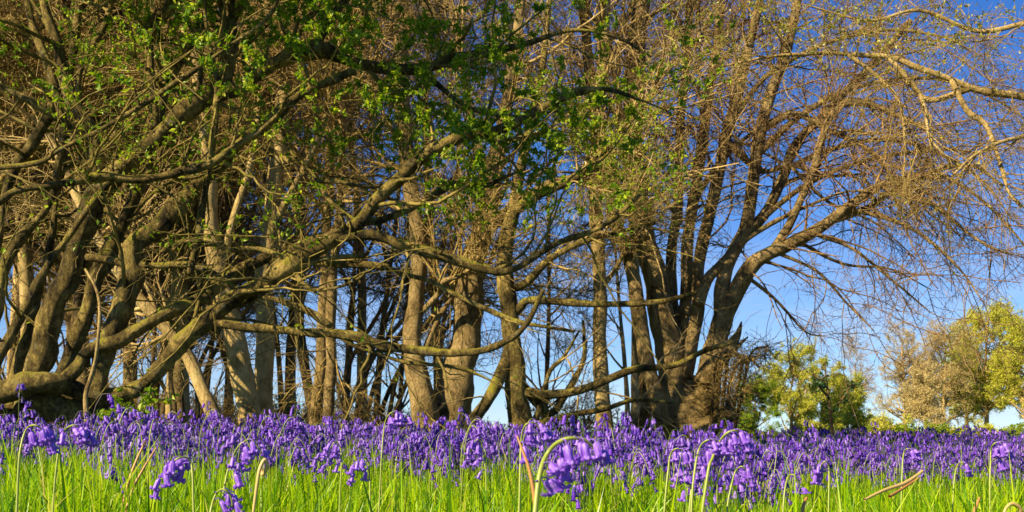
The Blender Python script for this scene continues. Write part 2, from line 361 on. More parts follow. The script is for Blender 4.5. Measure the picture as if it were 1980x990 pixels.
# A. the near many-stemmed hornbeam on the left
hero = [
 ('root', None, 7.6, .1, (120, 126, 110, 84), [(-120, 825), (-20, 806), (80, 795), (180, 790), (260, 780)]),
 ('log', 'root', 7.35, .05, (66, 58, 48), [(-60, 775), (20, 752), (70, 740), (121, 742), (165, 765)]),
 ('a1', 'root', 7.55, -.5, (62, 56, 50, 44, 40, 38, 36, 36, 32, 28, 20, 12, 4), [(177, 778), (268, 752), (323, 702), (384, 641), (439, 591), (500, 548), (560, 515), (625, 470), (687, 432), (722, 394), (768, 353), (793, 318), (835, 288), (874, 275), (930, 260), (985, 242), (1050, 207), (1110, 180), (1170, 172), (1230, 190), (1290, 215)]),
 ('a2', 'root', 7.4, .5, (54, 44, 38, 36, 30, 24), [(121, 745), (152, 707), (172, 677), (232, 657), (303, 616), (364, 586), (434, 545), (485, 510), (545, 478), (620, 462)]),
 ('a3', 'root', 7.5, .3, (56, 58, 60, 54, 46, 38, 32, 26), [(185, 770), (200, 710), (212, 650), (228, 590), (262, 500), (298, 444), (353, 389), (404, 333), (440, 298), (500, 245), (555, 200), (610, 170), (690, 140)]),
 ('a4', 'root', 7.7, .2, (62, 60, 60, 56, 50, 46, 44, 40, 30, 20, 12, 4), [(55, 760), (68, 715), (90, 660), (115, 580), (140, 510), (162, 440), (190, 375), (242, 325), (290, 268), (353, 212), (419, 172), (490, 155), (560, 108), (621, 95), (677, 115), (742, 130), (823, 131), (889, 111), (1000, 90), (1100, 60), (1190, 70), (1260, 110)]),
 ('a4b', 'root', 8.2, .4, (40, 40, 36, 30, 22), [(100, 760), (135, 690), (170, 600), (195, 520), (240, 420), (280, 340), (300, 250), (330, 150), (380, 60), (420, -60), (450, -300)]),
 ('a5', 'a4', None, -.3, (36, 34, 30, 28, 22, 14), [(190, 372), (182, 283), (151, 217), (131, 172), (111, 90), (86, 0), (60, -160), (70, -420), (40, -700)]),
 ('a6', 'a4', None, -.5, (22, 20, 17, 14), [(225, 285), (156, 252), (116, 232), (55, 197), (0, 166), (-80, 130)]),
 ('a7', 'a4', 6.9, -.2, (20, 17, 14, 13, 8), [(-120, 330), (0, 323), (76, 313), (116, 288), (202, 247), (273, 207), (343, 157), (399, 121), (455, 81), (520, 30), (560, -60)]),
 ('a8', 'a4', 6.9, .3, (26, 23, 22, 22, 22, 18), [(-90, 420), (0, 389), (30, 372), (86, 359), (152, 353), (202, 343), (263, 348), (328, 338), (394, 318), (440, 293), (500, 257), (560, 190)]),
 ('a9', 'root', 8.0, .3, (34, 30, 27, 25, 20, 12), [(-70, 760), (-40, 600), (-5, 470), (15, 365), (35, 308), (70, 262), (100, 222), (140, 120), (150, 20), (160, -150), (150, -400)]),
 ('a10', 'root', 7.9, .3, (36, 30, 25, 22, 16), [(-40, 770), (-10, 620), (15, 495), (45, 450), (81, 414), (110, 360), (122, 280), (115, 200), (90, 120), (60, 40), (30, -150)]),
 ('a11', 'root', 8.1, .2, (30, 24, 20, 18), [(20, 760), (55, 640), (90, 500), (104, 400), (120, 310), (118, 250), (140, 180)]),
 ('a15', 'root', 7.35, .1, (30, 24, 20, 18, 14), [(-20, 720), (20, 650), (60, 580), (95, 510), (130, 460), (175, 400), (230, 330), (262, 300)]),
 ('a12', 'a3', 7.3, .2, (18, 22, 22, 18, 14, 10), [(368, 530), (374, 495), (389, 419), (404, 343), (412, 270), (419, 222), (417, 150), (400, 60), (395, -40)]),
 ('a13', 'a4', None, .1, (26, 26, 24, 22, 20, 12), [(298, 250), (298, 192), (288, 91), (283, 50), (313, 20), (333, 0), (370, -60), (380, -300), (420, -600)]),
 ('a14', 'a5', None, .1, (18, 17, 15, 10), [(150, 215), (157, 141), (177, 91), (202, 50), (217, 0), (235, -100), (240, -300)]),
 ('a16', 'a4', None, .2, (14, 12, 10, 8), [(383, 185), (390, 130), (394, 60), (400, 0), (410, -120)]),
 ('a17', 'a4', None, .2, (26, 22, 18, 10), [(600, 98), (640, 40), (700, -40), (800, -150), (900, -330), (950, -600)]),
 ('a18', 'a4', None, -.2, (24, 20, 16, 10), [(440, 165), (455, 80), (450, 0), (470, -120), (520, -350), (560, -600)]),
 ('a19', 'a4', None, -.4, (18, 14, 10, 6), [(800, 131), (850, 165), (885, 195), (930, 215), (1000, 225), (1080, 215)]),
 ('c1', 'a5', None, -2.6, (20, 20, 18, 16, 10), [(86, 0), (40, -120), (0, -330), (60, -600), (140, -900)]),  # unseen crown limbs from here, added to shade the boughs below
 ('c2', 'a18', None, -2.4, (20, 20, 18, 16, 10), [(450, 0), (440, -150), (380, -380), (330, -640), (300, -950)]),
 ('c8', 'a4', None, -1.4, (24, 22, 18, 14, 8), [(440, 165), (430, 20), (400, -150), (420, -330), (480, -520)]),
 ('c3', 'a17', None, -2.2, (20, 20, 18, 16, 10), [(700, -40), (690, -200), (640, -420), (600, -700), (560, -950)]),
 ('c4', 'a13', None, -2.8, (20, 18, 16, 14, 10), [(333, 0), (300, -150), (200, -420), (160, -760), (150, -1050)]),
 ('c5', 'a10', None, -1.5, (18, 18, 16, 12), [(-10, -40), (-260, -200), (-700, -380), (-1150, -520)]),  # unseen limbs leaning left, added to dapple the lower stems
 ('c6', 'a9', None, -2.6, (18, 18, 16, 12), [(150, -380), (-100, -500), (-600, -640), (-1300, -800)]),
 ('c7', 'a9', None, -.6, (20, 18, 14, 10), [(-60, 700), (-250, 480), (-520, 250), (-850, 60)]),
 ('b1', 'a3', None, -.2, (18, 20, 20, 18, 20, 22), [(245, 512), (217, 505), (167, 497)][::-1] + [(323, 515), (394, 520), (439, 550), (480, 568), (550, 586), (600, 604), (640, 628)]),
 ('b2', 'a1', None, -.9, (20, 25, 26, 25, 24, 20, 15, 10), [(384, 620), (439, 626), (500, 634), (566, 641), (651, 647), (742, 667), (803, 677), (874, 682), (939, 677), (985, 655), (1012, 628), (1035, 590), (1050, 560)]),
 ('b2b', 'a2', None, -.3, (16, 15, 14, 12), [(340, 600), (410, 596), (460, 588), (520, 560), (580, 520), (640, 500), (710, 495)]),
 ('b3', 'b2', None, -.3, (13, 11, 10, 9, 6), [(651, 648), (685, 668), (727, 682), (783, 702), (864, 707), (919, 722), (980, 753)]),
 ('b4', 'a2', None, -.8, (18, 17, 16, 15, 13, 8), [(520, 505), (560, 505), (672, 510), (742, 515), (783, 530), (828, 541), (874, 566), (929, 591), (1000, 621), (1050, 632), (1110, 640)]),
 ('b5', 'a1', None, -.4, (28, 27, 25, 24, 18, 12), [(520, 535), (560, 490), (600, 470), (667, 460), (727, 457), (783, 480), (860, 498), (930, 518), (985, 522), (1066, 477), (1146, 452), (1192, 419), (1240, 375)]),
 ('b6', 'a1', None, .6, (20, 20, 18, 14, 8), [(690, 432), (740, 425), (788, 404), (833, 379), (884, 353), (939, 358), (965, 348), (1010, 330)]),
 ('b7', 'a1', None, -.2, (15, 14, 12, 8), [(570, 505), (500, 482), (440, 486), (400, 470), (340, 470)]),
 ('b8', 'a3', None, -.3, (13, 12, 11, 8), [(470, 275), (520, 290), (600, 345), (650, 350), (720, 360), (760, 352)]),
 ('b9', 'a1', None, -.5, (13, 12, 9, 6), [(560, 515), (595, 558), (640, 560), (690, 540), (712, 520)]),
 ('b10', 'a1', None, .3, (12, 11, 9, 5), [(690, 430), (640, 390), (600, 330), (560, 290), (540, 230)]),
]
hl = [dict(n=470, tr=(.12, 1), lr=(.5, 2.0), ang=(.5, 1.3), K=11, rratio=.45, rmax=.019, rtip=.0035, grav=.08, curl=.24, fall=.3, S=5),
      dict(n=2300, tr=(.1, 1), lr=(.25, .85), ang=(.5, 1.1), K=6, rratio=.6, rmax=.006, rtip=.002, grav=.25, curl=.2, S=3),
      dict(n=9000, tr=(.15, 1), lr=(.08, .3), ang=(.4, 1.1), K=4, rratio=.7, rmax=.0028, rtip=.0013, grav=.2, curl=.2, S=3)]
def hero_leaf(x, y, p):
    a = 1.0 * g2(x, y, 880, 110, 380, 260) + .9 * g2(x, y, 1080, 230, 200, 150) + .25 * g2(x, y, 50, 140, 150, 80) + .28 * g2(x, y, 400, 60, 260, 110) + .3 * g2(x, y, 700, 20, 300, 90)
    a = np.where(x < -80, .35, a)
    sh = np.exp(-((p - np.array([-2.6, 6.0, 4.6])) ** 2).sum(1) / 2.6)  # unseen leaf mass placed towards the sun to shade the boughs
    a = np.where(y < -20, np.maximum(a * .35, .95 * sh + .08 * (p[..., 1] < 7.2)), a)
    return np.where(y > 480, .008, np.clip(a + .05 * (x > -80) * (y > 0), 0, 1))
def hero_keep(x, y): return np.where(y > 470, .5, np.where((y < 0), 1., .8))
traced_tree('hornbeam_tree', 'large old many-stemmed tree at the left with dark mossy limbs sweeping over the bluebells', 'tree', hero,
            M['hero_bark'], M['twig_green'], hl, [('leaves', M['leaf'], 3, 28.0, .037, hero_leaf), ('leaves', M['leaf'], 3, 16.0, .075, lambda x, y, p: np.where(y < -60, np.exp(-((p - np.array([-2.4, 6.0, 4.5])) ** 2).sum(1) / 3.2), 0))], S=18, rough=.26, ws=.68, stubs=90, keepf=hero_keep, wt={k: 1.6 for k in ('c1', 'c2', 'c3', 'c4', 'c5', 'c6', 'c7', 'c8', 'a17', 'a18', 'a13')},  # second, larger leaves: unseen mass added overhead to shade the limbs
            partname={'root': 'stump', 'log': 'fallen_stem', **{k: 'stem' for k in ('a1', 'a2', 'a3', 'a4', 'a4b', 'a9', 'a10', 'a11', 'a15')}})

# thin pale sapling in front of it
traced_tree('sapling', 'thin pale sapling standing in front of the large dark stump', 'sapling',
    [('s', None, 6.0, .1, (11, 9, 7, 6, 4), [(170, 870), (168, 819), (166, 766), (177, 727), (187, 685), (193, 607), (187, 561), (165, 520)])],
    M['tan_bark'], M['twig_tan'], [dict(n=5, tr=(.6, 1), lr=(.1, .25), ang=(.3, .7), K=5, rratio=.4, rmax=.0025, rtip=.0012, grav=-.2, S=3)], S=8)
traced_tree('sapling', 'leafy green sapling growing low beside the dark stump', 'sapling',
    [('s', None, 7.0, .1, (7, 5, 3), [(262, 880), (270, 820), (300, 780), (330, 770)]), ('t', 's', None, .2, (5, 3), [(266, 840), (235, 800), (225, 775)]), ('u', 's', None, -.2, (5, 3), [(268, 830), (280, 790), (285, 765)])],
    M['twig_green'], M['twig_green'], [dict(n=26, tr=(.3, 1), lr=(.12, .3), ang=(.5, 1.1), K=5, rratio=.6, rmax=.004, rtip=.0015, grav=.1, S=3)],
    [('leaves', M['leaf'], 1, 9, .05, None)], S=6)

# B. trunks behind
tl = lambda n1, n2, n3, l1=(.8, 2.6), g=.12, t0=.3: [
    dict(n=int(n1 * .8), tr=(t0, 1), lr=l1, ang=(.4, 1.2), K=9, rratio=.5, rmax=.03, rtip=.006, grav=g, curl=.15, fall=.4, S=5, w=0),
    dict(n=int(n2 * .7), tr=(.12, 1), lr=(.4, 1.4), ang=(.4, 1.1), K=6, rratio=.6, rmax=.011, rtip=.004, grav=g, curl=.18, S=3),
    dict(n=int(n3 * .6), tr=(.1, 1), lr=(.15, .6), ang=(.4, 1.1), K=4, rratio=.7, rmax=.005, rtip=.0026, grav=g, curl=.2, S=3)]
bud = [('buds', M['bud'], 3, 1.6, .022, None)]
traced_tree('beech_tree', 'pale trunk leaning left, beside a straight pale trunk behind the bluebells', 'tree',
    [('t', None, 12.2, .3, (52, 44, 40, 36, 32, 26, 14), [(488, 875), (485, 800), (462, 680), (440, 590), (424, 520), (410, 450), (405, 350), (390, 200), (350, 0), (330, -200)]),
     ('b', 't', None, .5, (18, 12, 8), [(425, 520), (450, 430), (480, 330), (500, 200), (490, 60)])],
    M['tan_bark'], M['twig_brown'], tl(60, 700, 3500, t0=.45), bud)
traced_tree('beech_tree', 'straight pale round trunk rising behind the dark crossing branches', 'tree',
    [('t', None, 12.6, .3, (46, 37, 34, 33, 32, 28, 16), [(506, 880), (508, 800), (511, 700), (511, 600), (514, 520), (526, 400), (540, 260), (560, 80), (590, -150), (600, -350)]),
     ('b', 't', None, -.5, (16, 12, 8), [(520, 440), (560, 380), (620, 260), (650, 120), (690, -40)])],
    M['tan_bark'], M['twig_brown'], tl(70, 800, 4000, t0=.45), bud)
traced_tree('beech_tree', 'slim pale trunk leaning steeply left under the large dark limb', 'tree',
    [('t', None, 11.0, .6, (34, 27, 25, 22, 20, 14), [(432, 870), (416, 810), (385, 740), (355, 680), (310, 620), (265, 570), (200, 480), (150, 380), (90, 250)])],
    M['tan_bark'], M['twig_tan'], tl(30, 250, 1200, (.4, 1.4)), bud)
traced_tree('wood_tree', 'slim dark trunk left of its browner neighbour behind the long dark branch', 'tree',
    [('t', None, 15, .2, (28, 22, 20, 18, 12), [(605, 880), (610, 810), (620, 700), (624, 600), (628, 500), (635, 350), (640, 180), (620, -60)])],
    M['grey_bark'], M['twig_brown'], tl(60, 600, 2600, t0=.4), bud)
traced_tree('wood_tree', 'slim brown trunk just right of a dark slim trunk, before the twiggy thicket', 'tree',
    [('t', None, 14.5, .3, (26, 20, 18, 16, 12), [(634, 880), (634, 820), (640, 700), (640, 600), (645, 520), (660, 380), (665, 200), (690, 0), (700, -200)]),
     ('v', 't', None, .3, (8, 7, 6, 4), [(665, 800), (655, 760), (645, 690), (648, 590), (643, 560)][::-1])],
    M['grey_bark'], M['twig_brown'], tl(60, 600, 2600, t0=.4), bud)
traced_tree('wood_tree', 'thin dark leaning trunk that bends near its foot, left of the paired slim trunks', 'tree',
    [('t', None, 16, .3, (22, 20, 18, 14, 10), [(614, 870), (605, 800), (590, 720), (580, 640), (580, 560), (578, 450), (560, 300), (540, 100)])],
    M['dark_bark'], M['twig_dark'], tl(50, 500, 2000, t0=.3), bud)
ivy = lambda x, y, p: np.where((y > 690), 1., .04)
traced_tree('wood_tree', 'crooked brown trunk with leafy sprouts around its swollen foot', 'tree',
    [('t', None, 12.5, .4, (62, 50, 38, 33, 32, 31, 26, 14), [(828, 880), (824, 815), (812, 740), (803, 690), (802, 620), (806, 560), (812, 500), (800, 400), (780, 250), (770, 60), (740, -150), (730, -350)]),
     ('b', 't', None, -.4, (13, 11, 10, 6), [(803, 615), (830, 590), (852, 565), (858, 545), (895, 532), (930, 500)]),
     ('c', 't', None, .5, (12, 10, 7), [(815, 690), (845, 620), (870, 580), (885, 550), (900, 500)])],
    M['grey_bark'], M['twig_brown'], tl(80, 800, 3800, t0=.35), bud)
traced_tree('beech_tree', 'thickest smooth grey trunk in the middle of the wood, leaning right', 'tree',
    [('t', None, 12.8, .3, (96, 78, 66, 58, 54, 50, 44, 30, 22, 16, 10), [(862, 885), (872, 815), (886, 720), (898, 640), (910, 570), (922, 500), (935, 430), (960, 300), (990, 140), (1010, -40), (1030, -260)]),
     ('b', 't', None, -.6, (26, 22, 16, 10), [(930, 450), (980, 410), (1050, 365), (1120, 340), (1200, 250), (1280, 160)]),
     ('c', 't', None, .5, (22, 16, 10), [(950, 360), (920, 280), (900, 160), (870, 0), (850, -150)])],
    M['grey_bark'], M['twig_tan'], tl(80, 700, 3200, t0=.42), bud, S=16, keepf=lambda x, y: np.where(y > 420, .25, 1.))
traced_tree('hornbeam_tree', 'forked mid-wood tree with a slanting low prop and long bare branches reaching right', 'tree',
    [('t', None, 11.8, .4, (60, 46, 40, 36, 34, 32, 28, 20, 15, 11, 7), [(1012, 885), (1008, 820), (1000, 740), (993, 680), (986, 600), (980, 540), (985, 440), (1010, 320), (1040, 180), (1060, 30), (1080, -200)]),
     ('p', 't', None, -.5, (24, 24, 24, 22), [(990, 660), (978, 705), (944, 770), (909, 818), (880, 860)]),
     ('b7', 't', None, -.8, (20, 17, 13, 12, 8), [(988, 615), (1010, 590), (1030, 580), (1126, 587), (1212, 586), (1283, 581), (1348, 566)]),
     ('b8', 't', None, -.6, (22, 20, 15, 12, 8), [(1000, 765), (1025, 760), (1050, 766), (1116, 754), (1217, 717), (1303, 707), (1364, 677), (1424, 660)]),
     ('b9', 't', None, -.5, (20, 12, 10, 8), [(1006, 830), (1045, 820), (1101, 803), (1167, 793), (1227, 775), (1303, 778)]),
     ('b10', 't', None, -.7, (16, 15, 12, 8), [(983, 560), (1020, 545), (1066, 500), (1146, 460), (1217, 444), (1268, 429)]),
     ('b11', 't', None, .4, (18, 16, 12, 6), [(1005, 740), (1060, 800), (1090, 770), (1112, 735), (1130, 690), (1128, 620)]),
     ('b12', 't', None, .2, (12, 10, 8, 4), [(1012, 830), (1040, 800), (1062, 720), (1090, 690), (1120, 640)]),
     ('b13', 't', None, -.3, (22, 18, 12, 6), [(990, 410), (1040, 375), (1110, 345), (1160, 300), (1230, 250)])],
    M['hero_bark'], M['twig_tan'], [
      dict(n=120, tr=(.2, 1), lr=(.5, 1.6), ang=(.4, 1.3), K=9, rratio=.4, rmax=.013, rtip=.004, grav=.05, curl=.2, S=4),
      dict(n=700, tr=(.1, 1), lr=(.3, .9), ang=(.4, 1.1), K=6, rratio=.6, rmax=.006, rtip=.0024, grav=.15, curl=.2, S=3),
      dict(n=2800, tr=(.1, 1), lr=(.1, .35), ang=(.4, 1.1), K=4, rratio=.7, rmax=.003, rtip=.0015, grav=.2, curl=.2, S=3)],
    [('buds', M['bud'], 3, 1.2, .02, None), ('leaves', M['leaf'], 3, 10, .045, lambda x, y, p: g2(x, y, 1080, 180, 220, 160) * .9)], S=12, keepf=lambda x, y: np.where(y > 540, .22, 1.))
traced_tree('beech_tree', 'slim straight pale trunk alone between the middle trunks and the right clump', 'tree',
    [('t', None, 13.6, .2, (42, 32, 27, 26, 24, 20, 12), [(1172, 885), (1168, 820), (1163, 740), (1161, 640), (1157, 550), (1155, 470), (1150, 330), (1165, 150), (1170, -30), (1180, -250)]),
     ('b', 't', None, -.3, (10, 8, 5), [(1160, 560), (1190, 520), (1215, 470), (1260, 420)])],
    M['tan_bark'], M['twig_brown'], tl(60, 500, 2200, t0=.45), bud)

# C. the right-hand clump
clump = [
 ('stool', None, 14.0, .1, (110, 122, 100, 60), [(1330, 890), (1325, 840), (1318, 795), (1322, 765), (1326, 740)]),
 ('s2', 'stool', 13.9, .3, (60, 52, 46, 43, 40, 34, 22), [(1315, 820), (1298, 717), (1283, 631), (1266, 541), (1252, 490), (1232, 400), (1225, 280), (1230, 120), (1245, -60), (1250, -300)]),
 ('s1', 'stool', 13.7, -.1, (34, 30, 28, 27, 24, 18), [(1285, 825), (1263, 743), (1242, 657), (1227, 556), (1212, 490), (1190, 420), (1170, 300), (1140, 150), (1120, -50)]),
 ('s1b', 'stool', 14.2, .3, (26, 24, 22, 20), [(1245, 860), (1246, 780), (1240, 700), (1236, 640)]),
 ('s3', 's2', 14.3, .3, (22, 20, 18, 12), [(1308, 700), (1303, 600), (1298, 490), (1310, 380), (1315, 250), (1330, 80), (1345, -150)]),
 ('s4', 'stool', 14.1, .5, (28, 24, 22, 20, 12), [(1318, 720), (1318, 640), (1324, 580), (1328, 490), (1342, 370), (1365, 220), (1390, 60), (1400, -150)]),
 ('s5', 'stool', 13.9, .1, (30, 26, 23, 24, 20, 12), [(1325, 730), (1338, 662), (1351, 591), (1355, 490), (1382, 370), (1410, 240), (1450, 80), (1490, -100)]),
 ('s6', 'stool', 13.8, -.8, (54, 46, 39, 34, 29, 24, 19, 13, 6), [(1355, 800), (1372, 720), (1385, 660), (1402, 606), (1428, 560), (1455, 518), (1487, 492), (1570, 450), (1640, 400), (1700, 360), (1760, 345), (1830, 342)]),
 ('s7', 's6', None, .3, (32, 28, 26, 22, 14), [(1395, 620), (1396, 560), (1408, 510), (1425, 470), (1444, 430), (1462, 303), (1485, 200), (1530, 60), (1560, -120)]),
 ('s8', 's6', None, .6, (22, 20, 18, 12), [(1352, 590), (1368, 540), (1392, 515), (1430, 470), (1480, 410), (1515, 330), (1535, 280), (1600, 215), (1680, 130), (1760, 40)]),
 ('s9', 's6', None, -.2, (18, 15, 12, 8), [(1485, 495), (1530, 430), (1570, 330), (1600, 240), (1640, 200), (1720, 215), (1790, 250)]),
 ('s10', 's6', None, .2, (14, 11, 8, 5), [(1600, 430), (1680, 400), (1730, 365), (1810, 330), (1880, 320), (1940, 360)]),
 ('s11', 's7', None, -.4, (14, 11, 8, 5), [(1475, 250), (1540, 220), (1600, 250), (1680, 290), (1740, 360), (1780, 430)]),
 ('s12', 's5', None, -.4, (12, 10, 7, 4), [(1400, 270), (1470, 330), (1530, 320), (1600, 340), (1680, 335)]),
 ('f1', 's7', None, -.5, (13, 11, 8, 5, 2), [(1425, 470), (1500, 400), (1600, 335), (1720, 300), (1850, 290), (1960, 320)]),
 ('f2', 's7', None, .4, (13, 11, 8, 5, 2), [(1462, 303), (1540, 230), (1650, 170), (1780, 150), (1900, 180), (2000, 240)]),
 ('f3', 's5', None, -.3, (12, 10, 8, 5, 2), [(1410, 240), (1480, 150), (1580, 90), (1700, 60), (1820, 70), (1900, 110)]),
 ('f4', 's8', None, -.6, (12, 10, 8, 5, 2), [(1515, 330), (1600, 290), (1700, 270), (1800, 290), (1900, 350), (1960, 430)]),
 ('f5', 's7', None, -.6, (12, 10, 7, 4, 2), [(1420, 478), (1480, 440), (1560, 400), (1640, 370), (1720, 375)]),
 ('f6', 's4', None, -.6, (12, 10, 7, 4, 2), [(1340, 390), (1390, 320), (1450, 260), (1540, 210), (1640, 200)]),
 ('w0', 's6', None, -.3, (9, 7, 5, 2), [(1570, 450), (1650, 482), (1735, 550), (1800, 605)]),
 ('w1', 's6', None, -.6, (9, 7, 5, 2), [(1640, 402), (1760, 440), (1850, 515), (1905, 590)]),
 ('w2', 's6', None, -.2, (8, 6, 4, 2), [(1500, 487), (1580, 525), (1640, 590), (1690, 640)]),
 ('w3', 's6', None, .3, (8, 6, 4, 2), [(1445, 535), (1500, 580), (1555, 640), (1590, 650)]),
 ('w4', 's6', None, -.5, (10, 8, 5, 2), [(1700, 360), (1800, 395), (1900, 470), (1985, 500)]),
 ('w5', 's6', None, .5, (8, 6, 4, 2), [(1540, 465), (1630, 510), (1720, 520), (1800, 560)]),
 ('w6', 's10', None, -.4, (8, 6, 4, 2), [(1810, 330), (1890, 380), (1960, 450), (2030, 540)]),
 ('w7', 's12', None, -.3, (8, 6, 4, 2), [(1530, 322), (1600, 390), (1690, 430), (1770, 500)]),
 ('snag', 'stool', 13.6, -.2, (40, 34, 26, 14, 3), [(1360, 740), (1392, 694), (1414, 668), (1428, 645), (1434, 622)]),
 ('snag2', 'snag', None, -.1, (16, 10, 3), [(1400, 690), (1424, 672), (1446, 652)]),
 ('spur', 'stool', 13.6, -.3, (44, 36, 30, 22), [(1335, 840), (1375, 818), (1400, 800), (1422, 790)]),
]
def lowtw(x, y, p): return np.where(y > 560, .0, 1.)
traced_tree('hornbeam_tree', 'big clump of many stems on the right with one thick limb spreading to the right', 'tree', clump,
    M['grey_bark'], M['twig_red'], [
      dict(n=430, tr=(.3, 1), lr=(.7, 2.3), ang=(.4, 1.2), K=10, rratio=.42, rmax=.018, rtip=.005, grav=.2, curl=.17, fall=.3, S=4, w=0),
      dict(n=3400, tr=(.1, 1), lr=(.3, 1.1), ang=(.4, 1.1), K=7, rratio=.6, rmax=.007, rtip=.0026, grav=.3, curl=.2, S=3),
      dict(n=12500, tr=(.1, 1), lr=(.12, .45), ang=(.4, 1.0), K=4, rratio=.7, rmax=.003, rtip=.0016, grav=.3, curl=.18, S=3)],
    [('buds', M['bud'], 3, 1.6, .024, lambda x, y, p: np.where((y > 560) | (x > 1650), .15, 1.)), ('leaves', M['leaf_yellow'], 3, 1.6, .04, lambda x, y, p: .7 * np.exp(-((y - 10) / 110) ** 2))], S=16, keepf=lambda x, y: np.where((y > 520) & (x < 1440), .10, 1.), wt={**{'w%d' % i: .7 for i in range(8)}, **{'f%d' % i: 1.1 for i in range(1, 7)}, 's6': 1.2, 'stool': 0, 'snag': 0, 'snag2': 0, 'spur': 0, 's1b': 0, 's1': .7, 's2': .85, 's3': .8, 's4': .8, 's5': .9},
    partname={'stool': 'stump', 'snag': 'broken_snag', 'snag2': 'broken_snag', 'spur': 'root', **{k: 'stem' for k in ('s1', 's1b', 's2', 's3', 's4', 's5', 's6')}})
traced_tree('twig_thicket', 'dense tangle of brown shoots sprouting round the foot of the right clump', 'shrub',
    [('k%d' % i, None, 13.3 + .25 * (i % 3), -.3, (9, 6, 4), [(1372 + 9 * i, 850), (1378 + 11 * i, 770 - 8 * (i % 4)), (1384 + 14 * i, 705 - 12 * (i % 3)), (1400 + 17 * i, 670 + 10 * (i % 5))]) for i in range(6)],
    M['dark_bark'], M['twig_brown'], [
      dict(n=60, tr=(.1, 1), lr=(.25, .7), ang=(.5, 1.5), K=8, rratio=.6, rmax=.010, rtip=.004, grav=.35, curl=.25, S=3),
      dict(n=900, tr=(.1, 1), lr=(.2, .6), ang=(.5, 1.3), K=5, rratio=.6, rmax=.005, rtip=.0028, grav=.3, curl=.25, S=3)], S=6,
    partname={'k%d' % i: 'shoot' for i in range(6)})

# D. sunlit limb reaching in over the top right, with hanging twigs
over = [
 ('t', None, 9.4, .1, (70, 60, 52, 44, 34), [(2620, 960), (2590, 700), (2540, 450), (2480, 300), (2400, 200)]),
 ('o1', 't', None, .2, (26, 20, 15, 12, 11, 9, 7, 4), [(2470, 290), (2250, 235), (2080, 205), (1980, 187), (1894, 174), (1833, 151), (1773, 131), (1722, 111), (1647, 106), (1581, 103), (1480, 111), (1390, 130)]),
 ('o2', 'o1', None, .3, (13, 11, 8, 5), [(1880, 170), (1800, 195), (1760, 165), (1720, 130)]),
 ('o3', 't', None, .4, (16, 11, 7, 3), [(2430, 230), (2250, 80), (2080, 30), (1900, 60), (1780, 20), (1680, 40), (1560, 10)]),
 ('o4', 't', None, -.4, (16, 11, 8, 4), [(2490, 330), (2300, 250), (2120, 240), (1990, 260), (1900, 290), (1840, 340)]),
 ('o5', 'o1', None, -.5, (12, 10, 7, 4), [(1840, 155), (1870, 215), (1905, 240), (1930, 300), (1950, 370), (1975, 400)]),
 ('o6', 'o1', None, -.4, (10, 8, 6, 3), [(1720, 112), (1770, 170), (1790, 215), (1800, 270), (1850, 320)]),
 ('o7', 'o1', None, -.4, (9, 7, 5, 3), [(1640, 106), (1700, 150), (1740, 200), (1750, 290), (1745, 350)]),
 ('o8', 't', None, .2, (24, 16, 12, 8), [(2400, 200), (2200, -60), (2000, -120), (1800, -90), (1650, -60)]),
]
def topleaf(x, y, p): return np.clip(.75 * np.exp(-((y - 20) / 95) ** 2) + .05, 0, 1) * (x < 2100)
traced_tree('beech_tree', 'sunlit pale branches reaching in from the right edge with long hanging twigs', 'tree', over,
    M['tan_bark'], M['twig_brown'], [
      dict(n=230, tr=(.12, 1), lr=(.5, 1.4), ang=(.4, 1.2), K=11, rratio=.45, rmax=.006, rtip=.0022, grav=.18, curl=.24, fall=.2, S=4, bias=(-.15, 0, 0)),
      dict(n=1150, tr=(.1, 1), lr=(.25, .8), ang=(.4, 1.0), K=7, rratio=.6, rmax=.0034, rtip=.0015, grav=.35, curl=.24, S=3),
      dict(n=4200, tr=(.1, 1), lr=(.08, .3), ang=(.4, 1.0), K=4, rratio=.7, rmax=.0022, rtip=.0012, grav=.4, curl=.18, S=3)],
    [('buds', M['bud'], 3, 1.5, .016, None), ('leaves', M['leaf_yellow'], 3, 5, .034, topleaf)], S=10)

# E. multi-stemmed thicket between the middle trunks
for (lab, x0, dep, n, sp, hgt) in (
    ('fan of slim dark stems leaning right behind the long dark branch', 700, 17.0, 8, 26, 520),
    ('thicket of thin brown stems at the far left behind the stump', 330, 17.5, 8, 18, 560)):
    sp_ = [('k%d' % i, None, dep + .3 * (i % 3), .6, (random.uniform(8, 13), 9, 7, 4), [(x0 - 40 + 12 * i + random.uniform(-9, 9), 880), (x0 - 40 + 14 * i + random.uniform(-9, 9), 800), (x0 - 34 + sp * .8 * i + random.uniform(-14, 14), 700), (x0 + sp * 1.2 * i + random.uniform(-30, 30), 560), (x0 + 10 + sp * 1.7 * i + random.uniform(-50, 50), 400), (x0 + 20 + sp * 2.1 * i + random.uniform(-60, 60), 835 - hgt - 60 * (i % 3))]) for i in range(n)]
    traced_tree('hazel_bush', lab, 'bush', sp_, M['dark_bark'], M['twig_dark'], [
      dict(n=80, tr=(.25, 1), lr=(.5, 1.6), ang=(.3, 1.0), K=8, rratio=.5, rmax=.014, rtip=.005, grav=.0, curl=.16, S=4, w=0),
      dict(n=500, tr=(.1, 1), lr=(.3, 1.0), ang=(.4, 1.0), K=5, rratio=.6, rmax=.008, rtip=.0035, grav=.1, curl=.2, S=3),
      dict(n=1300, tr=(.1, 1), lr=(.15, .5), ang=(.4, 1.0), K=4, rratio=.7, rmax=.005, rtip=.0028, grav=.1, curl=.2, S=3)], S=7,
      partname={'k%d' % i: 'stem' for i in range(n)})

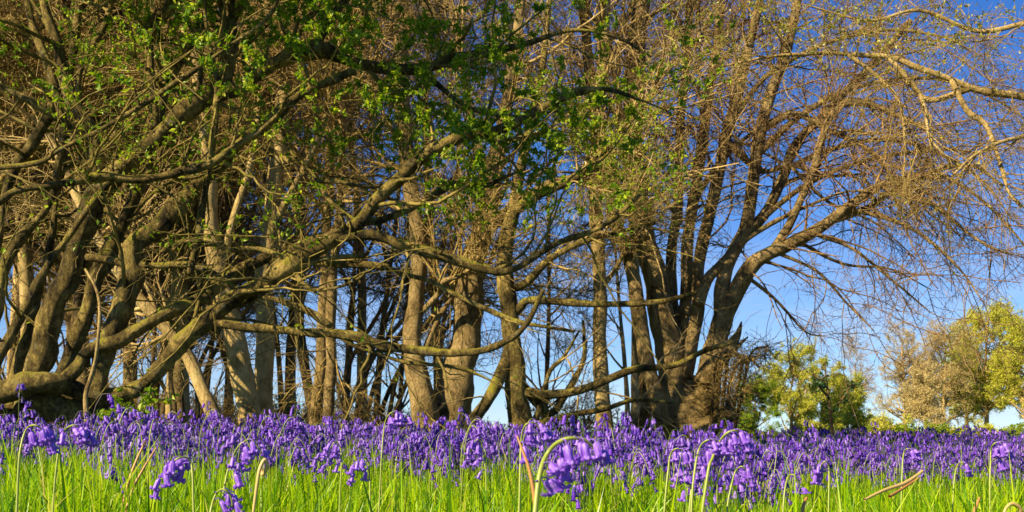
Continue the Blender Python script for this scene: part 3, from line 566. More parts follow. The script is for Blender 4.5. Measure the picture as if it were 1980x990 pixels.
# ------------------------------------------------------------------ generated trees (wood behind, far trees)
def gen_tree(h, r, lean, nb, crown0, lmat, tmat, leafspec, levels, S=9, bl=(.25, .5), ang=(.35, 1.0), up=.25, fall=.65):
    """trunk + crown in local metres -> list of (part name, mesh)"""
    K = 24; t = np.linspace(0, 1, K)
    tr = np.stack([lean[0] * t ** 1.5 + .02 * h * np.sin(t * 6 + random.random() * 6) * t, lean[1] * t ** 1.5 + .02 * h * np.sin(t * 5 + random.random() * 6) * t, h * t - .2, r * (1 + .5 * np.exp(-t * 25)) * (1 - .9 * t)], 1)
    parts = [('trunk', limb_mesh('trunk', tr, lmat, S=S))]
    Pp, R = tr[None, :, :3], tr[None, :, 3]
    Pc, Rc = spawn(Pp, R, nb, (crown0, .97), (bl[0] * h, bl[1] * h), ang, 12, .6, r * .5, r * .06, grav=-up, curl=.1, fall=fall)
    v, q = tubes(Pc, Rc, 5)
    V, Q, off = [v], [q], len(v); Pp, R = Pc, Rc
    for lv in levels:
        Pc, Rc = spawn(Pp, R, **{a: b for a, b in lv.items() if a != 'S'})
        v, q = tubes(Pc, Rc, 3); V.append(v); Q.append(q + off); off += len(v); Pp, R = Pc, Rc
    parts.append(('crown', make_mesh('crown', np.vstack(V), np.vstack(Q), tmat)))
    for (nm, mat, per, size) in leafspec:
        n = int(len(Pp) * per)
        i = RNG.integers(0, len(Pp), n); j = RNG.integers(0, Pp.shape[1], n)
        v, f = flakes(Pp[i, j] + RNG.normal(size=(n, 3)) * size * .6, size)
        parts.append((nm, make_mesh(nm, v, f, mat, False)))
    return parts

def place(name, parts, loc, rz, sc, label, cat, group=None):
    root = link(name, None, loc=loc); root.rotation_euler = (0, 0, rz); root.scale = (sc,) * 3
    tag(root, label, cat, group)
    for nm, me in parts:
        o = link(nm, me, root)
        if nm != 'trunk': o['kind'] = 'stuff'
    return root

wl = [dict(n=420, tr=(.15, 1), lr=(.8, 2.6), ang=(.3, 1.0), K=8, rratio=.6, rmax=.022, rtip=.008, grav=.0, curl=.13, S=3),
      dict(n=3200, tr=(.1, 1), lr=(.4, 1.3), ang=(.3, 1.0), K=5, rratio=.6, rmax=.011, rtip=.005, grav=.1, curl=.18, S=3),
      dict(n=13000, tr=(.1, 1), lr=(.2, .6), ang=(.4, 1.0), K=4, rratio=.7, rmax=.007, rtip=.004, grav=.1, curl=.2, S=3)]
wl2 = [dict(l, n=int(l['n'] * .45)) for l in wl]
SCRUB = []
protos = [gen_tree(12.5, .17, (.5, .2), 30, .22, M['grey_bark'], M['twig_brown'], [('buds', M['bud'], 1.6, .04)], wl),
          gen_tree(14, .20, (-.6, .3), 32, .25, M['tan_bark'], M['twig_brown'], [('buds', M['bud'], 1.6, .04)], wl),
          gen_tree(11, .13, (.2, -.4), 28, .18, M['dark_bark'], M['twig_dark'], [('buds', M['bud'], 1.2, .035)], wl),
          gen_tree(13, .13, (.5, -.4), 20, .48, M['grey_bark'], M['twig_brown'], [('buds', M['bud'], 1.4, .04)], wl2),
          gen_tree(14, .15, (-.6, .4), 20, .45, M['tan_bark'], M['twig_brown'], [('buds', M['bud'], 1.4, .04)], wl2)]
WG = 'bare trees standing in the wood behind the front trunks'
spots = [(-60, 15, 0), (60, 19, 1), (170, 16.5, 2), (250, 22, 0), (345, 18, 1), (440, 25, 2), (30, 26, 1), (140, 29, 0), (330, 30, 2), (-180, 21, 0), (560, 24, 3), (700, 27, 4), (850, 25, 3), (1230, 27, 4)]
for i, (px, d, k) in enumerate(spots):
    place('wood_tree', protos[k], ((px - CX) / F * d, d, 0), random.random() * 6.28, random.uniform(.85, 1.15),
          'bare brown twiggy tree in the crowd of trees behind the front trunks', 'tree', WG)

pole = [gen_tree(9, .07, (.7, .3), 22, .12, M['dark_bark'], M['twig_dark'], [('buds', M['bud'], .8, .035)], [dict(l, n=int(l['n'] * .14)) for l in wl], bl=(.15, .3)),
        gen_tree(10, .085, (-.8, .2), 20, .2, M['grey_bark'], M['twig_brown'], [('buds', M['bud'], .8, .035)], [dict(l, n=int(l['n'] * .14)) for l in wl], bl=(.15, .3))]
for i, (px, d) in enumerate([(325, 21), (352, 23), (395, 20), (545, 24), (668, 23), (728, 25), (770, 28), (845, 24), (1052, 25), (1215, 26), (300, 26), (445, 23), (15, 20), (75, 23), (130, 19), (205, 22)]):
    place('slim_tree', pole[i % 2], ((px - CX) / F * d, d, 0), random.random() * 6.28, random.uniform(.8, 1.1),
          'slim dark young tree seen through the gaps of the wood', 'tree', 'slim young trees in the gaps of the wood')
# low bushes in the gaps
for px, d, w, h in ((20, 20, 1.8, 1.5), (95, 22, 1.8, 1.4), (160, 19, 1.4, 1.2), (300, 21, 1.6, 1.2), (360, 24, 1.8, 1.3), (540, 20, 1.4, .9), (230, 19, 1.6, 1.0), (470, 22, 1.8, 1.0), (640, 23, 1.8, .8), (750, 20, 1.4, .9), (780, 24, 1.6, 1.0), (900, 24, 1.6, .8), (1060, 22, 1.5, .9), (1200, 21, 1.4, .8), (1250, 24, 1.6, .9)):
    SCRUB.append((px, d, w, h))
def bush(name, label, px, d, w, h, mat, tmat, n, size, cat='shrub', group=None):
    base = np.array([(px - CX) / F * d, d, 0.])
    root = link(name, None, loc=base); tag(root, label, cat, group)
    m = 16; t = np.linspace(0, 1, 9)[None, :, None]
    e = np.stack([RNG.normal(size=m) * w * .32, RNG.normal(size=m) * w * .3, h * RNG.uniform(.5, 1, m)], 1)
    b0 = np.stack([RNG.normal(size=m) * w * .08, RNG.normal(size=m) * w * .08, np.zeros(m)], 1)
    Pp = b0[:, None] + (e - b0)[:, None] * t + np.cumsum(RNG.normal(size=(m, 9, 3)), 1) * h * .012
    R = np.linspace(.018, .005, 9)[None].repeat(m, 0) * max(1, d / 18)
    v, q = tubes(Pp, R, 5)
    link('stems', make_mesh('stems', v, q, tmat), root)['kind'] = 'stuff'
    C1, R1 = spawn(Pp, R, 160, (.2, 1), (.25 * h, .6 * h), (.3, 1.2), 7, .6, .012 * max(1, d / 18), .004 * max(1, d / 18), grav=.1, curl=.2)
    C2, R2 = spawn(C1, R1, 1100, (.1, 1), (.1 * h, .3 * h), (.3, 1.2), 5, .6, .008, .003 * max(1, d / 18), grav=.2, curl=.2)
    v1, q1 = tubes(C1, R1, 3); v2, q2 = tubes(C2, R2, 3)
    link('twigs', make_mesh('twigs', np.vstack([v1, v2]), np.vstack([q1, q2 + len(v1)]), tmat), root)['kind'] = 'stuff'
    if n:
        i = RNG.integers(0, len(C2), n); j = RNG.integers(1, 5, n)
        v, f = flakes(C2[i, j] + RNG.normal(size=(n, 3)) * size * .5, size)
        link('leaves', make_mesh('leaves', v, f, mat, False), root)['kind'] = 'stuff'
    return root
bush('shrub', 'olive leafy shrub in the gap between pale trunk and slim trunks', 570, 18, 1.0, .95, M['leaf_yellow'], M['twig_dark'], 900, .06)
bush('shrub', 'dark twiggy shrub under the fan of slim stems', 690, 18.5, 1.2, .9, M['bud'], M['twig_dark'], 300, .05)
bush('shrub', 'small leafy shrub sprouting at the foot of the crooked brown trunk', 822, 12.0, .45, .42, M['leaf_yellow'], M['twig_tan'], 420, .045)
bush('shrub', 'small bright green shrub at the foot of the forked tree', 985, 11.4, .35, .34, M['leaf'], M['twig_green'], 300, .04)
bush('shrub', 'brown twiggy undergrowth between the stump and the leaning pale trunk', 400, 20, 1.8, 1.1, M['bud'], M['twig_brown'], 500, .05)
bush('shrub', 'low tangle of bare twigs left of the slim straight pale trunk', 1110, 18, 1.4, 1.2, M['bud'], M['twig_dark'], 200, .04)

for px, d, w, h in SCRUB:
    bush('scrub_bush', 'low brown twiggy scrub bush behind the front trunks', px, d, w, h, M['bud'], M['twig_brown'], 500, .05, 'bush', 'low scrub at the foot of the wood')
# far trees on the right
fl = lambda s: [dict(n=330, tr=(.15, 1), lr=(.8 * s, 2.4 * s), ang=(.3, 1.1), K=7, rratio=.6, rmax=.05 * s, rtip=.014 * s, grav=.1, curl=.14, S=3),
      dict(n=2600, tr=(.1, 1), lr=(.4 * s, 1.2 * s), ang=(.3, 1.1), K=5, rratio=.6, rmax=.02 * s, rtip=.008 * s, grav=.15, curl=.18, S=3)]
def far(label, px, d, h, mat, tmat, per, size, nb=30, c0=.15, lmat=None, bl=(.22, .42), r=.2):
    pr = gen_tree(h, r, (random.uniform(-.5, .5), 0), nb, c0, lmat or M['tan_bark'], tmat, [('leaves', mat, per, size)] if per else [], fl(h / 11), bl=bl, ang=(.6, 1.45), up=.3, fall=.45)
    return place('field_tree', pr, ((px - CX) / F * d, d, 0), random.random() * 6, 1, label, 'tree', None)
far('tan far tree with reddish crown top, leftmost of the group at right', 1750, 80, 8.0, M['tan_leaf'], M['twig_tan'], 7, .10, nb=60, bl=(.25, .42))
far('slender tan far tree with pale leaning trunk between the reddish tree and the yellow-green tree', 1825, 78, 8.2, M['tan_leaf'], M['twig_tan'], 6, .10, nb=52, r=.16, bl=(.22, .4))
far('tall yellow-green far tree near the right edge', 1908, 80, 9.6, M['far_leaf'], M['twig_tan'], 22, .12, nb=64, bl=(.24, .42))
far('tan and green far tree cut by the right edge', 1985, 76, 8.6, M['far_leaf'], M['twig_tan'], 15, .12, nb=56, bl=(.22, .38))
far('yellow-green far tree behind the gap between the tan trees and the tall yellow-green one', 1868, 88, 8.2, M['far_leaf'], M['twig_tan'], 13, .12, nb=52, bl=(.24, .42))
far('short tan far tree standing before the slender tan one', 1790, 74, 5.2, M['tan_leaf'], M['twig_tan'], 4, .13, nb=40, r=.12, bl=(.25, .42))
far('broad olive-green tree standing just right of the big clump', 1530, 46, 3.9, M['far_leaf'], M['twig_tan'], 15, .065, nb=52, c0=.06, bl=(.35, .62), r=.1)
far('bright green rounded bush beside the big clump of stems', 1462, 44, 2.7, M['leaf'], M['twig_green'], 10, .07, nb=44, c0=.05, bl=(.35, .6), r=.07)
far('olive tree of middling height between the broad olive-green tree and the small yellow-green one', 1590, 48, 3.5, M['far_leaf'], M['twig_brown'], 13, .065, nb=48, c0=.06, bl=(.32, .6), r=.08)
far('small yellow-green tree right of the broad olive-green tree', 1640, 50, 3.2, M['far_leaf'], M['twig_brown'], 13, .065, nb=40, c0=.1, bl=(.28, .5), r=.08)
traced_tree('young_tree', 'dark green sprig-like young tree in front of the olive-green tree', 'tree',
    [('s', None, 30, .3, (8, 6, 4, 2), [(1612, 860), (1606, 800), (1600, 750), (1594, 700)]), ('t', 's', None, .3, (5, 4, 2), [(1606, 800), (1630, 770), (1648, 740)]), ('u', 's', None, -.3, (5, 4, 2), [(1603, 770), (1580, 740), (1575, 722)])],
    M['dark_bark'], M['twig_dark'], [dict(n=40, tr=(.35, 1), lr=(.25, .6), ang=(.5, 1.2), K=5, rratio=.6, rmax=.012, rtip=.006, grav=.3, curl=.2, S=3)], [('leaves', M['holly'], 1, 9, .13, None)], S=6)
far('pale bare tree far behind the olive-green tree', 1655, 95, 8.8, M['bud'], M['twig_tan'], 0, .1, nb=34, bl=(.22, .36), r=.12)
for i, (px, d, w, h, lab) in enumerate([(1700, 62, 4, 1.3, 'low olive hedge bush in the field below the tan far trees'), (1790, 60, 5, .9, 'low bright green hedge bush below the tan far trees'),
                                        (1880, 62, 5, .8, 'low green hedge bush below the yellow-green far tree'), (1965, 58, 4, .8, 'low green hedge bush at the right edge')]):
    bush('hedge_bush', lab, px, d, w, h, M['far_leaf'] if i % 2 == 0 else M['leaf'], M['twig_brown'], 4200, .14, 'bush')

# ------------------------------------------------------------------ grass
def blades(px_d, n_w, lens, wid, lean=.45):
    x, y = px_d; n = len(x)
    L = lens; a = RNG.uniform(0, 2 * PI, n); ln = np.abs(RNG.normal(0, lean, n))
    dx, dy = np.cos(a), np.sin(a)
    fa = RNG.uniform(0, PI, n); wx, wy = np.cos(fa), np.sin(fa)
    t = np.array([0, .35, .7, 1.0])[None]
    bend = ln[:, None] * t ** 2 * L[:, None]
    cx = x[:, None] + dx[:, None] * bend; cy = y[:, None] + dy[:, None] * bend
    cz = terrain(x, y)[:, None] + L[:, None] * (t - .25 * ln[:, None] * t ** 2)
    w = wid[:, None] * np.array([.8, 1, .7, .04])[None] * .5
    l = np.stack([cx - wx[:, None] * w, cy - wy[:, None] * w, cz], -1); r = np.stack([cx + wx[:, None] * w, cy + wy[:, None] * w, cz], -1)
    v = np.stack([l, r], 2).reshape(-1, 3)
    i = np.arange(n)[:, None, None] * 8; k = np.arange(3)[None, :, None] * 2
    q = (i + k + np.array([0, 1, 3, 2])[None, None]).reshape(-1, 4)
    return v, q

def scatter(n, d0, d1, pw=1., margin=550):
    d = d0 + (d1 - d0) * RNG.random(n) ** pw
    px = RNG.uniform(-margin, 1980 + margin, n)
    return (px - CX) / F * d, d

def build_grass():
    V, Q, off = [], [], 0
    for (n, d0, d1, lm, ls, w, pw) in ((46000, 1.0, 2.6, .21, .055, .0054, .8), (82000, 2.4, 5.0, .195, .055, .0056, .9), (56000, 5, 11, .19, .05, .006, .9), (30000, 11, 30, .15, .05, .012, .9)):
        x, y = scatter(n, d0, d1, pw)
        patch = .85 + .3 * np.sin(x * 3.1 + 1) * np.sin(y * 2.3) 
        L = np.clip(RNG.normal(lm, ls, n), .05, .36) * patch
        v, q = blades((x, y), n, L, w * RNG.uniform(.6, 1.3, n)); V.append(v); Q.append(q + off); off += len(v)
    x, y = scatter(700, 1.5, 4.5)     # a few long bent blades
    v, q = blades((x, y), 0, RNG.uniform(.26, .38, 700), RNG.uniform(.004, .007, 700), .8); V.append(v); Q.append(q + off); off += len(v)
    x, y = scatter(5000, 1.6, 7)     # broad bluebell leaves
    v, q = blades((x, y), 0, np.clip(RNG.normal(.2, .04, 5000), .1, .28), RNG.uniform(.008, .013, 5000), .6); V.append(v); Q.append(q + off)
    o = link('grass', make_mesh('grass', np.vstack(V), np.vstack(Q), M['grass'])); tag(o, 'bright green grass filling the foreground', 'grass', kind='stuff')
build_grass()

# ------------------------------------------------------------------ bluebells
def bell_template(S, full):
    """one nodding bell on its short stalk; attached at the origin, stalk along +X, bell hanging down"""
    prof = [(.0010, 0), (.0028, -.0012), (.0036, -.005), (.0036, -.0115), (.0040, -.0160)] if full else [(.0013, 0), (.0037, -.004), (.0037, -.0155)]
    a = np.arange(S) * 2 * PI / S; rib = .10 if full else 0.
    rings = [np.stack([r * (1 + rib * np.cos(6 * a)) * np.cos(a), r * (1 + rib * np.cos(6 * a)) * np.sin(a), np.full(S, z)], 1) for r, z in prof]
    if full:
        lob = (.5 + .5 * np.cos(6 * a))
        for (r0, r1, z0, z1) in ((.0040, .0014, -.0172, -.0016), (.0038, .0034, -.0172, -.0020), (.0036, .0050, -.0170, .0004), (.0036, .0046, -.0168, .0030)):
            r = r0 + r1 * lob; rings.append(np.stack([r * np.cos(a), r * np.sin(a), z0 + z1 * lob], 1))
    else:
        rings.append(np.stack([.0074 * np.cos(a), .0074 * np.sin(a), np.full(S, -.0178)], 1))
    K = len(rings); v = np.vstack(rings)
    k = np.arange(K - 1)[:, None] * S; s = np.arange(S)[None]; s2 = (s + 1) % S
    q = np.stack([k + s, k + s2, k + S + s2, k + S + s], -1).reshape(-1, 4)
    p = catmull([(0, 0, 0), (.006, 0, .002), (.0105, 0, 0), (.0115, 0, -.003)], 3)
    tilt = .25; c, sn = math.cos(tilt), math.sin(tilt)
    v = v @ np.array([[c, 0, -sn], [0, 1, 0], [sn, 0, c]]).T
    v = v * 1.15 + p[-1]
    if not full:
        return v, q
    tv, tq = tubes(p[None], np.full((1, len(p)), .0008), 5)
    return np.vstack([v, tv]), np.vstack([q, tq + len(v)])

bell_v, bell_q = bell_template(24, True)
bell_mid_v, bell_mid_q = bell_template(12, True)
bell_low_v, bell_low_q = bell_template(6, False)
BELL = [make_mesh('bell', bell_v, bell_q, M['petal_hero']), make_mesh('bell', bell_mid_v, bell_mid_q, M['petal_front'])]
# a bell gone over, flared wide and facing the viewer
ov = bell_v.copy(); ov[:, 2] *= .6; ov[:, 0] = (ov[:, 0] - .0115) * 1.35 + .0115; ov[:, 1] *= 1.35
BELL_OPEN = make_mesh('bell', ov, bell_q, M['petal_hero'])

def stem_curve(h, nod, reach, seed):
    r = random.Random(seed)
    l = r.uniform(-.02, .03)
    return catmull([(0, 0, 0), (l * .5, 0, h * .45), (l, 0, h * .75), (l + reach * .18, 0, h * .9), (l + reach * .45, 0, h * .985), (l + reach * .75, 0, h * (1 - nod * .35)), (l + reach, 0, h * (1 - nod))], 4)

def bell_sites(curve, n, t0, seed):
    r = random.Random(seed); out = []
    for i in range(n):
        t = t0 + (.995 - t0) * i / max(1, n - 1)
        f = t * (len(curve) - 1); j = min(int(f), len(curve) - 2)
        p = curve[j] + (curve[j + 1] - curve[j]) * (f - j)
        yaw = r.uniform(-1.5, 1.5) if i < n - 1 else 0
        out.append((p, yaw, r.uniform(-.25, .25), r.uniform(.8, 1.12) * (1 - .25 * i / n)))
    return out

def bluebell_parts(root, curve, sites, mesh, r=.0021, openers=()):
    rad = np.linspace(r, r * .55, len(curve))
    v, q = tubes(curve[None], rad[None], 7)
    link('stem', make_mesh('stem', v, q, M['stem']), root)
    for i, (p, yaw, tl_, s) in enumerate(sites):
        o = link('bell', BELL_OPEN if i in openers else mesh, root, p); o.rotation_euler = (tl_, tl_ * .8, yaw); o.scale = (s,) * 3

# hand-placed ones: stem traced (px, py) at depth, number of bells, where they begin along the stem
HG = 'bluebells standing singly in the front grass'
heroes = [
 (.86, [(1026, 1120), (1034, 1000), (1044, 915), (1062, 872), (1090, 850), (1125, 849), (1146, 862)], 9, .40, .0026, .9, 'largest bluebell, thick stem arching right with a heavy cluster of bells, front centre'),
 (1.45, [(30, 1080), (33, 975), (38, 880), (50, 832), (66, 822), (80, 830), (86, 850)], 8, .58, .0021, 1.15, 'bluebell with a bright lavender hooked head at the left edge'),
 (1.6, [(100, 1070), (104, 960), (112, 880), (121, 838), (138, 823), (156, 826), (168, 840)], 8, .6, .002, 1.1, 'bluebell on a straight pale stem, right of the lavender hooked one'),
 (1.5, [(378, 1080), (374, 980), (372, 915), (366, 888), (345, 886), (328, 905), (318, 940)], 9, .5, .002, 1.1, 'bluebell drooping far to the left with a long row of pale bells'),
 (1.55, [(440, 1090), (428, 1000), (436, 930), (446, 895), (462, 862), (485, 850), (500, 866)], 9, .5, .002, 1.05, 'bluebell left of the curled straw frond, its stem leaning right'),
 (1.35, [(400, 1100), (402, 1040), (408, 985), (418, 955), (432, 946), (446, 960), (450, 985)], 6, .5, .002, 1.0, 'low bluebell cut by the bottom edge, beside the one drooping far left'),
 (2.0, [(730, 1060), (734, 960), (738, 880), (744, 820), (754, 800), (768, 796), (780, 806)], 8, .62, .0018, 1.1, 'tall straight bluebell standing clear above the carpet, left of middle'),
 (2.1, [(655, 1060), (657, 960), (660, 900), (658, 866), (648, 855), (638, 870), (635, 900)], 9, .45, .0018, 1.0, 'bluebell with bells strung down its left side, left of the tall straight one'),
 (1.9, [(720, 1080), (716, 990), (715, 930), (712, 895), (704, 885), (694, 900), (690, 925)], 7, .5, .0018, 1.0, 'short bluebell at the foot of the tall straight one'),
 (2.2, [(935, 1050), (940, 960), (938, 900), (932, 862), (924, 850), (914, 860), (908, 890)], 10, .4, .0018, 1.0, 'bluebell with a full one-sided head just left of the largest bluebell'),
 (1.4, [(1000, 1100), (1004, 980), (1006, 900), (1008, 850), (1016, 822), (1034, 818), (1046, 832)], 7, .55, .0018, 1.0, 'bluebell with small high hooked head behind the dry red-brown stalk'),
 (1.5, [(1335, 1080), (1338, 965), (1344, 905), (1352, 868), (1366, 852), (1386, 852), (1396, 870)], 9, .45, .002, 1.05, 'pale bluebell leaning over, left of the thick arched one at right of centre'),
 (1.5, [(1350, 1080), (1368, 920), (1378, 885), (1390, 856), (1408, 836), (1430, 834), (1440, 852)], 10, .48, .0026, 1.05, 'bluebell with a thick pale arched stem and lavender bells, right of centre'),
 (1.7, [(1402, 1080), (1406, 985), (1414, 940), (1422, 912), (1434, 902), (1444, 912), (1446, 930)], 6, .55, .0018, .95, 'low bluebell in the grass beneath the thick arched one'),
 (1.7, [(1330, 1090), (1332, 1000), (1336, 950), (1336, 915), (1330, 898), (1322, 905), (1318, 930)], 7, .45, .0018, 1.0, 'low bluebell with bells hanging left, below the pale leaning one'),
 (1.8, [(1510, 1080), (1514, 990), (1518, 945), (1524, 922), (1534, 918), (1541, 928), (1543, 942)], 2, .9, .0019, .9, 'nearly spent bluebell with a single bell on a straw stem'),
 (1.9, [(1600, 1060), (1602, 985), (1603, 930), (1602, 900), (1596, 892), (1588, 900), (1586, 915)], 7, .5, .0018, 1.0, 'short bluebell with a rounded head, right of the nearly spent one'),
 (1.9, [(1915, 1060), (1914, 950), (1915, 900), (1916, 872), (1922, 858), (1934, 856), (1942, 868)], 9, .5, .002, 1.05, 'bright violet bluebell on a straw-pale stem near the right edge'),
 (2.0, [(1840, 1060), (1843, 960), (1847, 915), (1852, 898), (1860, 894), (1867, 902)], 3, .8, .0018, .9, 'small-headed bluebell left of the bright violet one at right'),
 (1.9, [(1740, 1060), (1743, 960), (1745, 900), (1748, 875), (1754, 868), (1762, 872), (1766, 884)], 4, .7, .0018, .95, 'bluebell on a pale stem above the fallen twig'),
 (1.6, [(1280, 1080), (1286, 970), (1292, 910), (1296, 880), (1306, 868), (1320, 872), (1326, 890)], 8, .5, .0018, 1.0, 'bluebell with a dense violet head, left of the pale leaning one'),
]
for (d, pts, nb, t0, r, sc, lab) in heroes:
    pts3 = np.array([P(x, y, d + .012 * i * (1 if i < 4 else .4)) for i, (x, y) in enumerate(pts)])
    base = pts3[0].copy(); base[2] = float(terrain(base[0], base[1]))
    low = np.array([base + [0, 0, -.01]]); 
    if pts3[0][2] < base[2] + .02: pts3 = np.vstack([low, pts3[1:]])
    else: pts3 = np.vstack([low, pts3])
    c = catmull(pts3 - base, 7)
    root = link('bluebell', None, loc=base); tag(root, lab, 'bluebell', HG)
    sgn = 1 if pts[-1][0] > pts[2][0] else -1
    sites = [(p, y_ + (0 if sgn > 0 else PI), tl_, s * sc * (1.12 if d < 1 else 1)) for (p, y_, tl_, s) in bell_sites(c, nb, t0, len(lab))]
    bluebell_parts(root, c, sites, BELL[0], r, openers=(0, 1) if d < 1 else (1,))

# front-edge plants: prototypes copied part by part
pro = []
for k in range(7):
    h = [.30, .34, .36, .32, .38, .33, .28][k]
    c = stem_curve(h, [.14, .2, .12, .25, .1, .18, .22][k], [.055, .07, .06, .05, .07, .045, .06][k], k)
    root = link('bluebell', None); bluebell_parts(root, c, bell_sites(c, [6, 7, 7, 6, 8, 7, 6][k], .58, 50 + k), BELL[1], .0014)
    pro.append(root)
CARPET = 'bluebells along the near edge of the blue carpet'
def edge(px):          # distance at which the carpet begins
    return np.interp(px, [-200, 0, 300, 620, 800, 1000, 1300, 1500, 1700, 1980, 2200], [3.5, 3.5, 3.45, 3.4, 4.1, 3.3, 3.0, 3.3, 5.4, 5.2, 5.2])
n_mid = 275; used = set()
for i in range(n_mid):
    px = random.uniform(-40, 2020); e = float(edge(px))
    d = e + .45 * math.sin(px * .021) - .9 * abs(random.gauss(0, .6)) + .6 * random.random()
    d = max(1.7, d)
    if (abs(px - 1105) < 80 and d < 2.9) or (abs(px - 1420) < 60 and d < 2.4): continue
    x, y = (px - CX) / F * d, d
    k = random.randrange(7); z = float(terrain(x, y)); rz = random.uniform(-PI, PI) if random.random() < .5 else random.gauss(0, .7); s = random.uniform(.82, 1.12)
    src = pro[k]
    if k in used:
        o = src.copy(); COL.objects.link(o)
        for ch in src.children:
            c2 = ch.copy(); COL.objects.link(c2); c2.parent = o
    else: o = src; used.add(k)
    o.location = (x, y, z); o.rotation_euler = (random.gauss(0, .06), random.gauss(0, .06), rz); o.scale = (s,) * 3
    tag(o, 'violet bluebell at the near edge of the massed bluebells', 'bluebell', CARPET)

def build_carpet():
    ns = [(3500, 0., 1.6), (5600, 1.2, 4.5), (5600, 4., 15.)]
    xs, ys = [], []
    for n, a, b in ns:
        px = RNG.uniform(-500, 2500, n); d = edge(px) + .45 * np.sin(px * .021) + .3 * np.sin(px * .053 + 2) + a + (b - a) * RNG.random(n)
        xs.append((px - CX) / F * d); ys.append(d)
    x, y = np.concatenate(xs), np.concatenate(ys); n = len(x)
    cl = np.sin(x * 3.9 + 1.3 * np.sin(y * 2.6)) * np.sin(y * 2.9 + 1.1 * np.sin(x * 3.1)); kp = RNG.random(n) < .5 + .95 * cl + .3 * (x < -.25 * y)
    x, y = x[kp], y[kp]; n = len(x); cl = cl[kp]
    h = RNG.normal(.305, .06, n).clip(.16, .47) * (1 + .13 * cl)
    a = RNG.uniform(-PI, PI, n); z = terrain(x, y)
    C = stem_curve(1., .15, .2, 3)[::3]; K = len(C)
    C = np.stack([C[:, 0], C[:, 2]], 1)
    X = x[:, None] + np.cos(a)[:, None] * C[None, :, 0] * h[:, None]; Y = y[:, None] + np.sin(a)[:, None] * C[None, :, 0] * h[:, None]
    Z = z[:, None] + C[None, :, 1] * h[:, None]
    Pp = np.stack([X, Y, Z], -1)
    sv, sq = tubes(Pp, np.full((n, K), .0014) * np.maximum(1, y / 6)[:, None], 3)
    V, Q, off = [sv], [sq], len(sv)
    nb = 8
    i = np.repeat(np.arange(n), nb); t = np.tile(np.linspace(.64, .99, nb), n) * (K - 1)
    j = np.minimum(t.astype(int), K - 2); f = (t - j)[:, None]
    pos = Pp[i, j] * (1 - f) + Pp[i, j + 1] * f
    keep = RNG.random(len(i)) < .9; pos = pos[keep]; i = i[keep]
    yaw = a[i] + RNG.uniform(-1.9, 1.9, len(i)); s = RNG.uniform(.75, 1.2, len(i)) * np.maximum(1, y[i] / 9)
    tv = bell_low_v
    c, sn = np.cos(yaw), np.sin(yaw)
    bx = (tv[None, :, 0] * c[:, None] - tv[None, :, 1] * sn[:, None]) * s[:, None]
    by = (tv[None, :, 0] * sn[:, None] + tv[None, :, 1] * c[:, None]) * s[:, None]
    bz = tv[None, :, 2] * s[:, None] * RNG.uniform(.85, 1.15, len(i))[:, None]
    bv = (np.stack([bx, by, bz], -1) + pos[:, None]).reshape(-1, 3)
    bq = (np.arange(len(i))[:, None, None] * len(tv) + bell_low_q[None]).reshape(-1, 4)
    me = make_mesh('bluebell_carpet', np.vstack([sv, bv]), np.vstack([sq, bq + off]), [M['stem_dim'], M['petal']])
    mi = np.concatenate([np.zeros(len(sq), np.int32), np.ones(len(bq), np.int32)])
    me.polygons.foreach_set('material_index', mi)
    tag(link('bluebell_carpet', me), 'massed violet bluebells carpeting the wood edge', 'bluebells', kind='stuff')
build_carpet()

# ------------------------------------------------------------------ dry stalks and twigs in the grass
def stalk(name, label, cat, d, dd, w, pts, mat, S=7):
    pts3 = np.array([P(x, y, d + dd * i / (len(pts) - 1)) for i, (x, y) in enumerate(pts)])
    base = pts3[0].copy(); c = catmull(pts3 - base, 7)
    r = np.interp(np.linspace(0, 1, len(c)), np.linspace(0, 1, len(w)), w) / 2 / F * d
    v, q = tubes(c[None], r[None], S)
    tag(link(name, make_mesh(name, v, q, mat), loc=base), label, cat)
stalk('dry_stalk', 'red-brown dry stalk leaning right in the left grass, the upper of two', 'stalk', 2.0, .05, (6, 6, 4), [(232, 1010), (245, 945), (262, 895), (282, 852)], M['dry'])
stalk('dry_stalk', 'red-brown dry stalk leaning right in the left grass, the lower of two', 'stalk', 1.9, .05, (5, 5, 3), [(240, 1000), (255, 950), (278, 905), (302, 866)], M['dry'])
stalk('dry_stalk', 'red-brown dry stalk standing beside the stem of the largest bluebell', 'stalk', .95, .02, (8, 8, 6, 4), [(1040, 1060), (1034, 970), (1024, 910), (1010, 870), (1000, 843)], M['dry'])
stalk('fallen_twig', 'long straw-coloured twig lying on the right grass', 'twig', 1.7, .12, (5, 7, 8, 6), [(1672, 966), (1710, 948), (1750, 934), (1784, 911)], M['straw'])
stalk('fallen_twig', 'short orange twig lying under the long straw-coloured twig', 'twig', 1.72, .08, (6, 6, 4), [(1720, 960), (1740, 948), (1776, 925)], M['dry'])
stalk('dry_stalk', 'orange stub of stalk at the bottom right edge of the grass', 'stalk', 1.6, .02, (8, 8, 5), [(1876, 1020), (1884, 990), (1894, 962)], M['dry'])
stalk('dry_stalk', 'brown stub of stalk in the grass below the nearly spent bluebell', 'stalk', 1.6, .02, (8, 7, 5), [(1548, 1020), (1553, 980), (1560, 962)], M['dry'])
stalk('curled_frond', 'curled straw frond standing in the left-middle grass', 'frond', 1.5, .02, (6, 7, 8, 8, 6), [(490, 990), (498, 930), (503, 905), (512, 889), (516, 902), (508, 918), (505, 905)], M['straw'])
stalk('curled_frond', 'curled brown frond in the bottom right corner', 'frond', 1.6, .02, (6, 6, 8, 8, 6), [(1938, 1010), (1944, 985), (1956, 974), (1970, 980), (1974, 990), (1966, 988)], M['straw'])

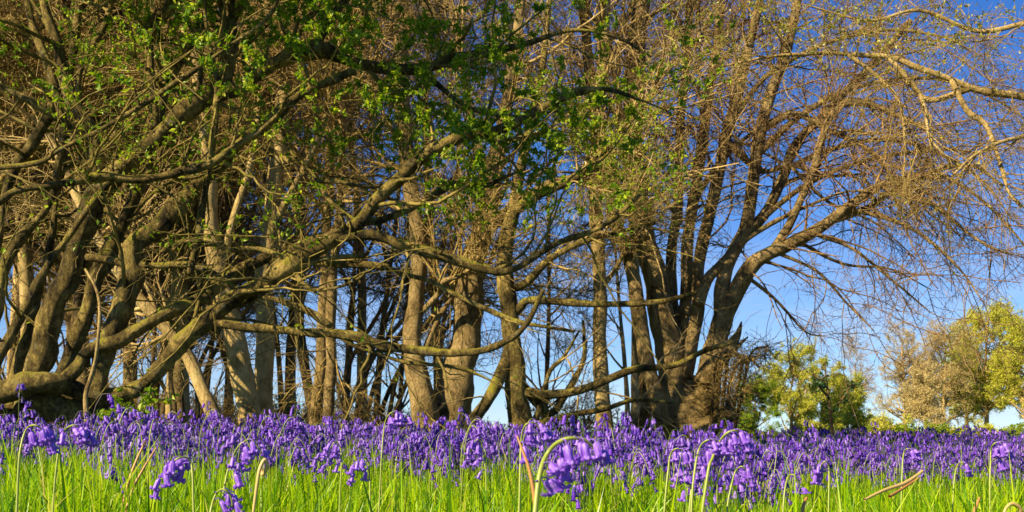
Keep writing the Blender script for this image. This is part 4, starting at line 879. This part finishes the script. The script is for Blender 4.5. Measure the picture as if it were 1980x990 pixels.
# ------------------------------------------------------------------ light, sky, camera
S = Vector((-.78, -.62, 0)).normalized(); EL = math.radians(36)
sun_dir = Vector((S.x * math.cos(EL), S.y * math.cos(EL), math.sin(EL)))
ld = bpy.data.lights.new('sun', 'SUN'); ld.energy = 5; ld.angle = math.radians(.55); ld.color = (1, .83, .52)
lo = link('sun', ld); lo.rotation_euler = sun_dir.to_track_quat('Z', 'Y').to_euler(); lo.location = (0, 0, 30)
W = bpy.data.worlds.new('World'); SC.world = W; W.use_nodes = True
nt = W.node_tree; nt.nodes.clear()
sk = mk(nt, 'ShaderNodeTexSky', sky_type='NISHITA'); sk.sun_disc = False
sk.sun_elevation = EL; sk.sun_rotation = math.atan2(sun_dir.x, sun_dir.y); sk.air_density = 1.0; sk.dust_density = .2; sk.ozone_density = 4.0
hs = mk(nt, 'ShaderNodeHueSaturation'); hs.inputs['Saturation'].default_value = 1.3; hs.inputs['Hue'].default_value = .515
nt.links.new(sk.outputs[0], hs.inputs['Color'])
tcw = mk(nt, 'ShaderNodeTexCoord'); va = mk(nt, 'ShaderNodeVectorMath', operation='ADD'); va.inputs[1].default_value = (0, 0, .05)
vn = mk(nt, 'ShaderNodeVectorMath', operation='NORMALIZE')
nt.links.new(tcw.outputs['Generated'], va.inputs[0]); nt.links.new(va.outputs[0], vn.inputs[0]); nt.links.new(vn.outputs[0], sk.inputs['Vector'])
bg = mk(nt, 'ShaderNodeBackground'); bg.inputs[1].default_value = .072
sx = mk(nt, 'ShaderNodeSeparateXYZ'); nt.links.new(tcw.outputs['Generated'], sx.inputs[0])
low = math_n(nt, 'SUBTRACT', 1., math_n(nt, 'MULTIPLY', math_n(nt, 'ABSOLUTE', sx.outputs[2]), 4.2), True)
mpw = mk(nt, 'ShaderNodeMapping'); mpw.inputs['Scale'].default_value = (2.2, 2.2, 9.); nt.links.new(tcw.outputs['Generated'], mpw.inputs['Vector'])
wisp = math_n(nt, 'MULTIPLY', math_n(nt, 'SUBTRACT', noise_n(nt, mpw.outputs[0], 2.4, 6, .62), .36), 2.6, True)
cf = math_n(nt, 'MULTIPLY', math_n(nt, 'MULTIPLY', wisp, low), .9)
nt.links.new(mixc(nt, cf, hs.outputs[0], (4.3, 4.8, 5.6)), bg.inputs[0])
wo = mk(nt, 'ShaderNodeOutputWorld'); nt.links.new(bg.outputs[0], wo.inputs[0])

cd = bpy.data.cameras.new('camera'); cam = link('camera', cd, loc=(0, 0, EYE)); cam.rotation_euler = (PI / 2, 0, 0)
cd.sensor_width = 36; cd.lens = 36 * F / 1980; cd.shift_y = (HY - 495) / 1980; cd.clip_end = 9000; cd.clip_start = .05
SC.camera = cam
cd.dof.use_dof = True; cd.dof.focus_distance = 2.3; cd.dof.aperture_fstop = 20
SC.view_settings.view_transform = 'Standard'; SC.view_settings.look = 'None'; SC.view_settings.exposure = 1.17; SC.view_settings.gamma = 1
SC.view_settings.use_curve_mapping = False
SC.cycles.max_bounces = 6; SC.cycles.transparent_max_bounces = 6
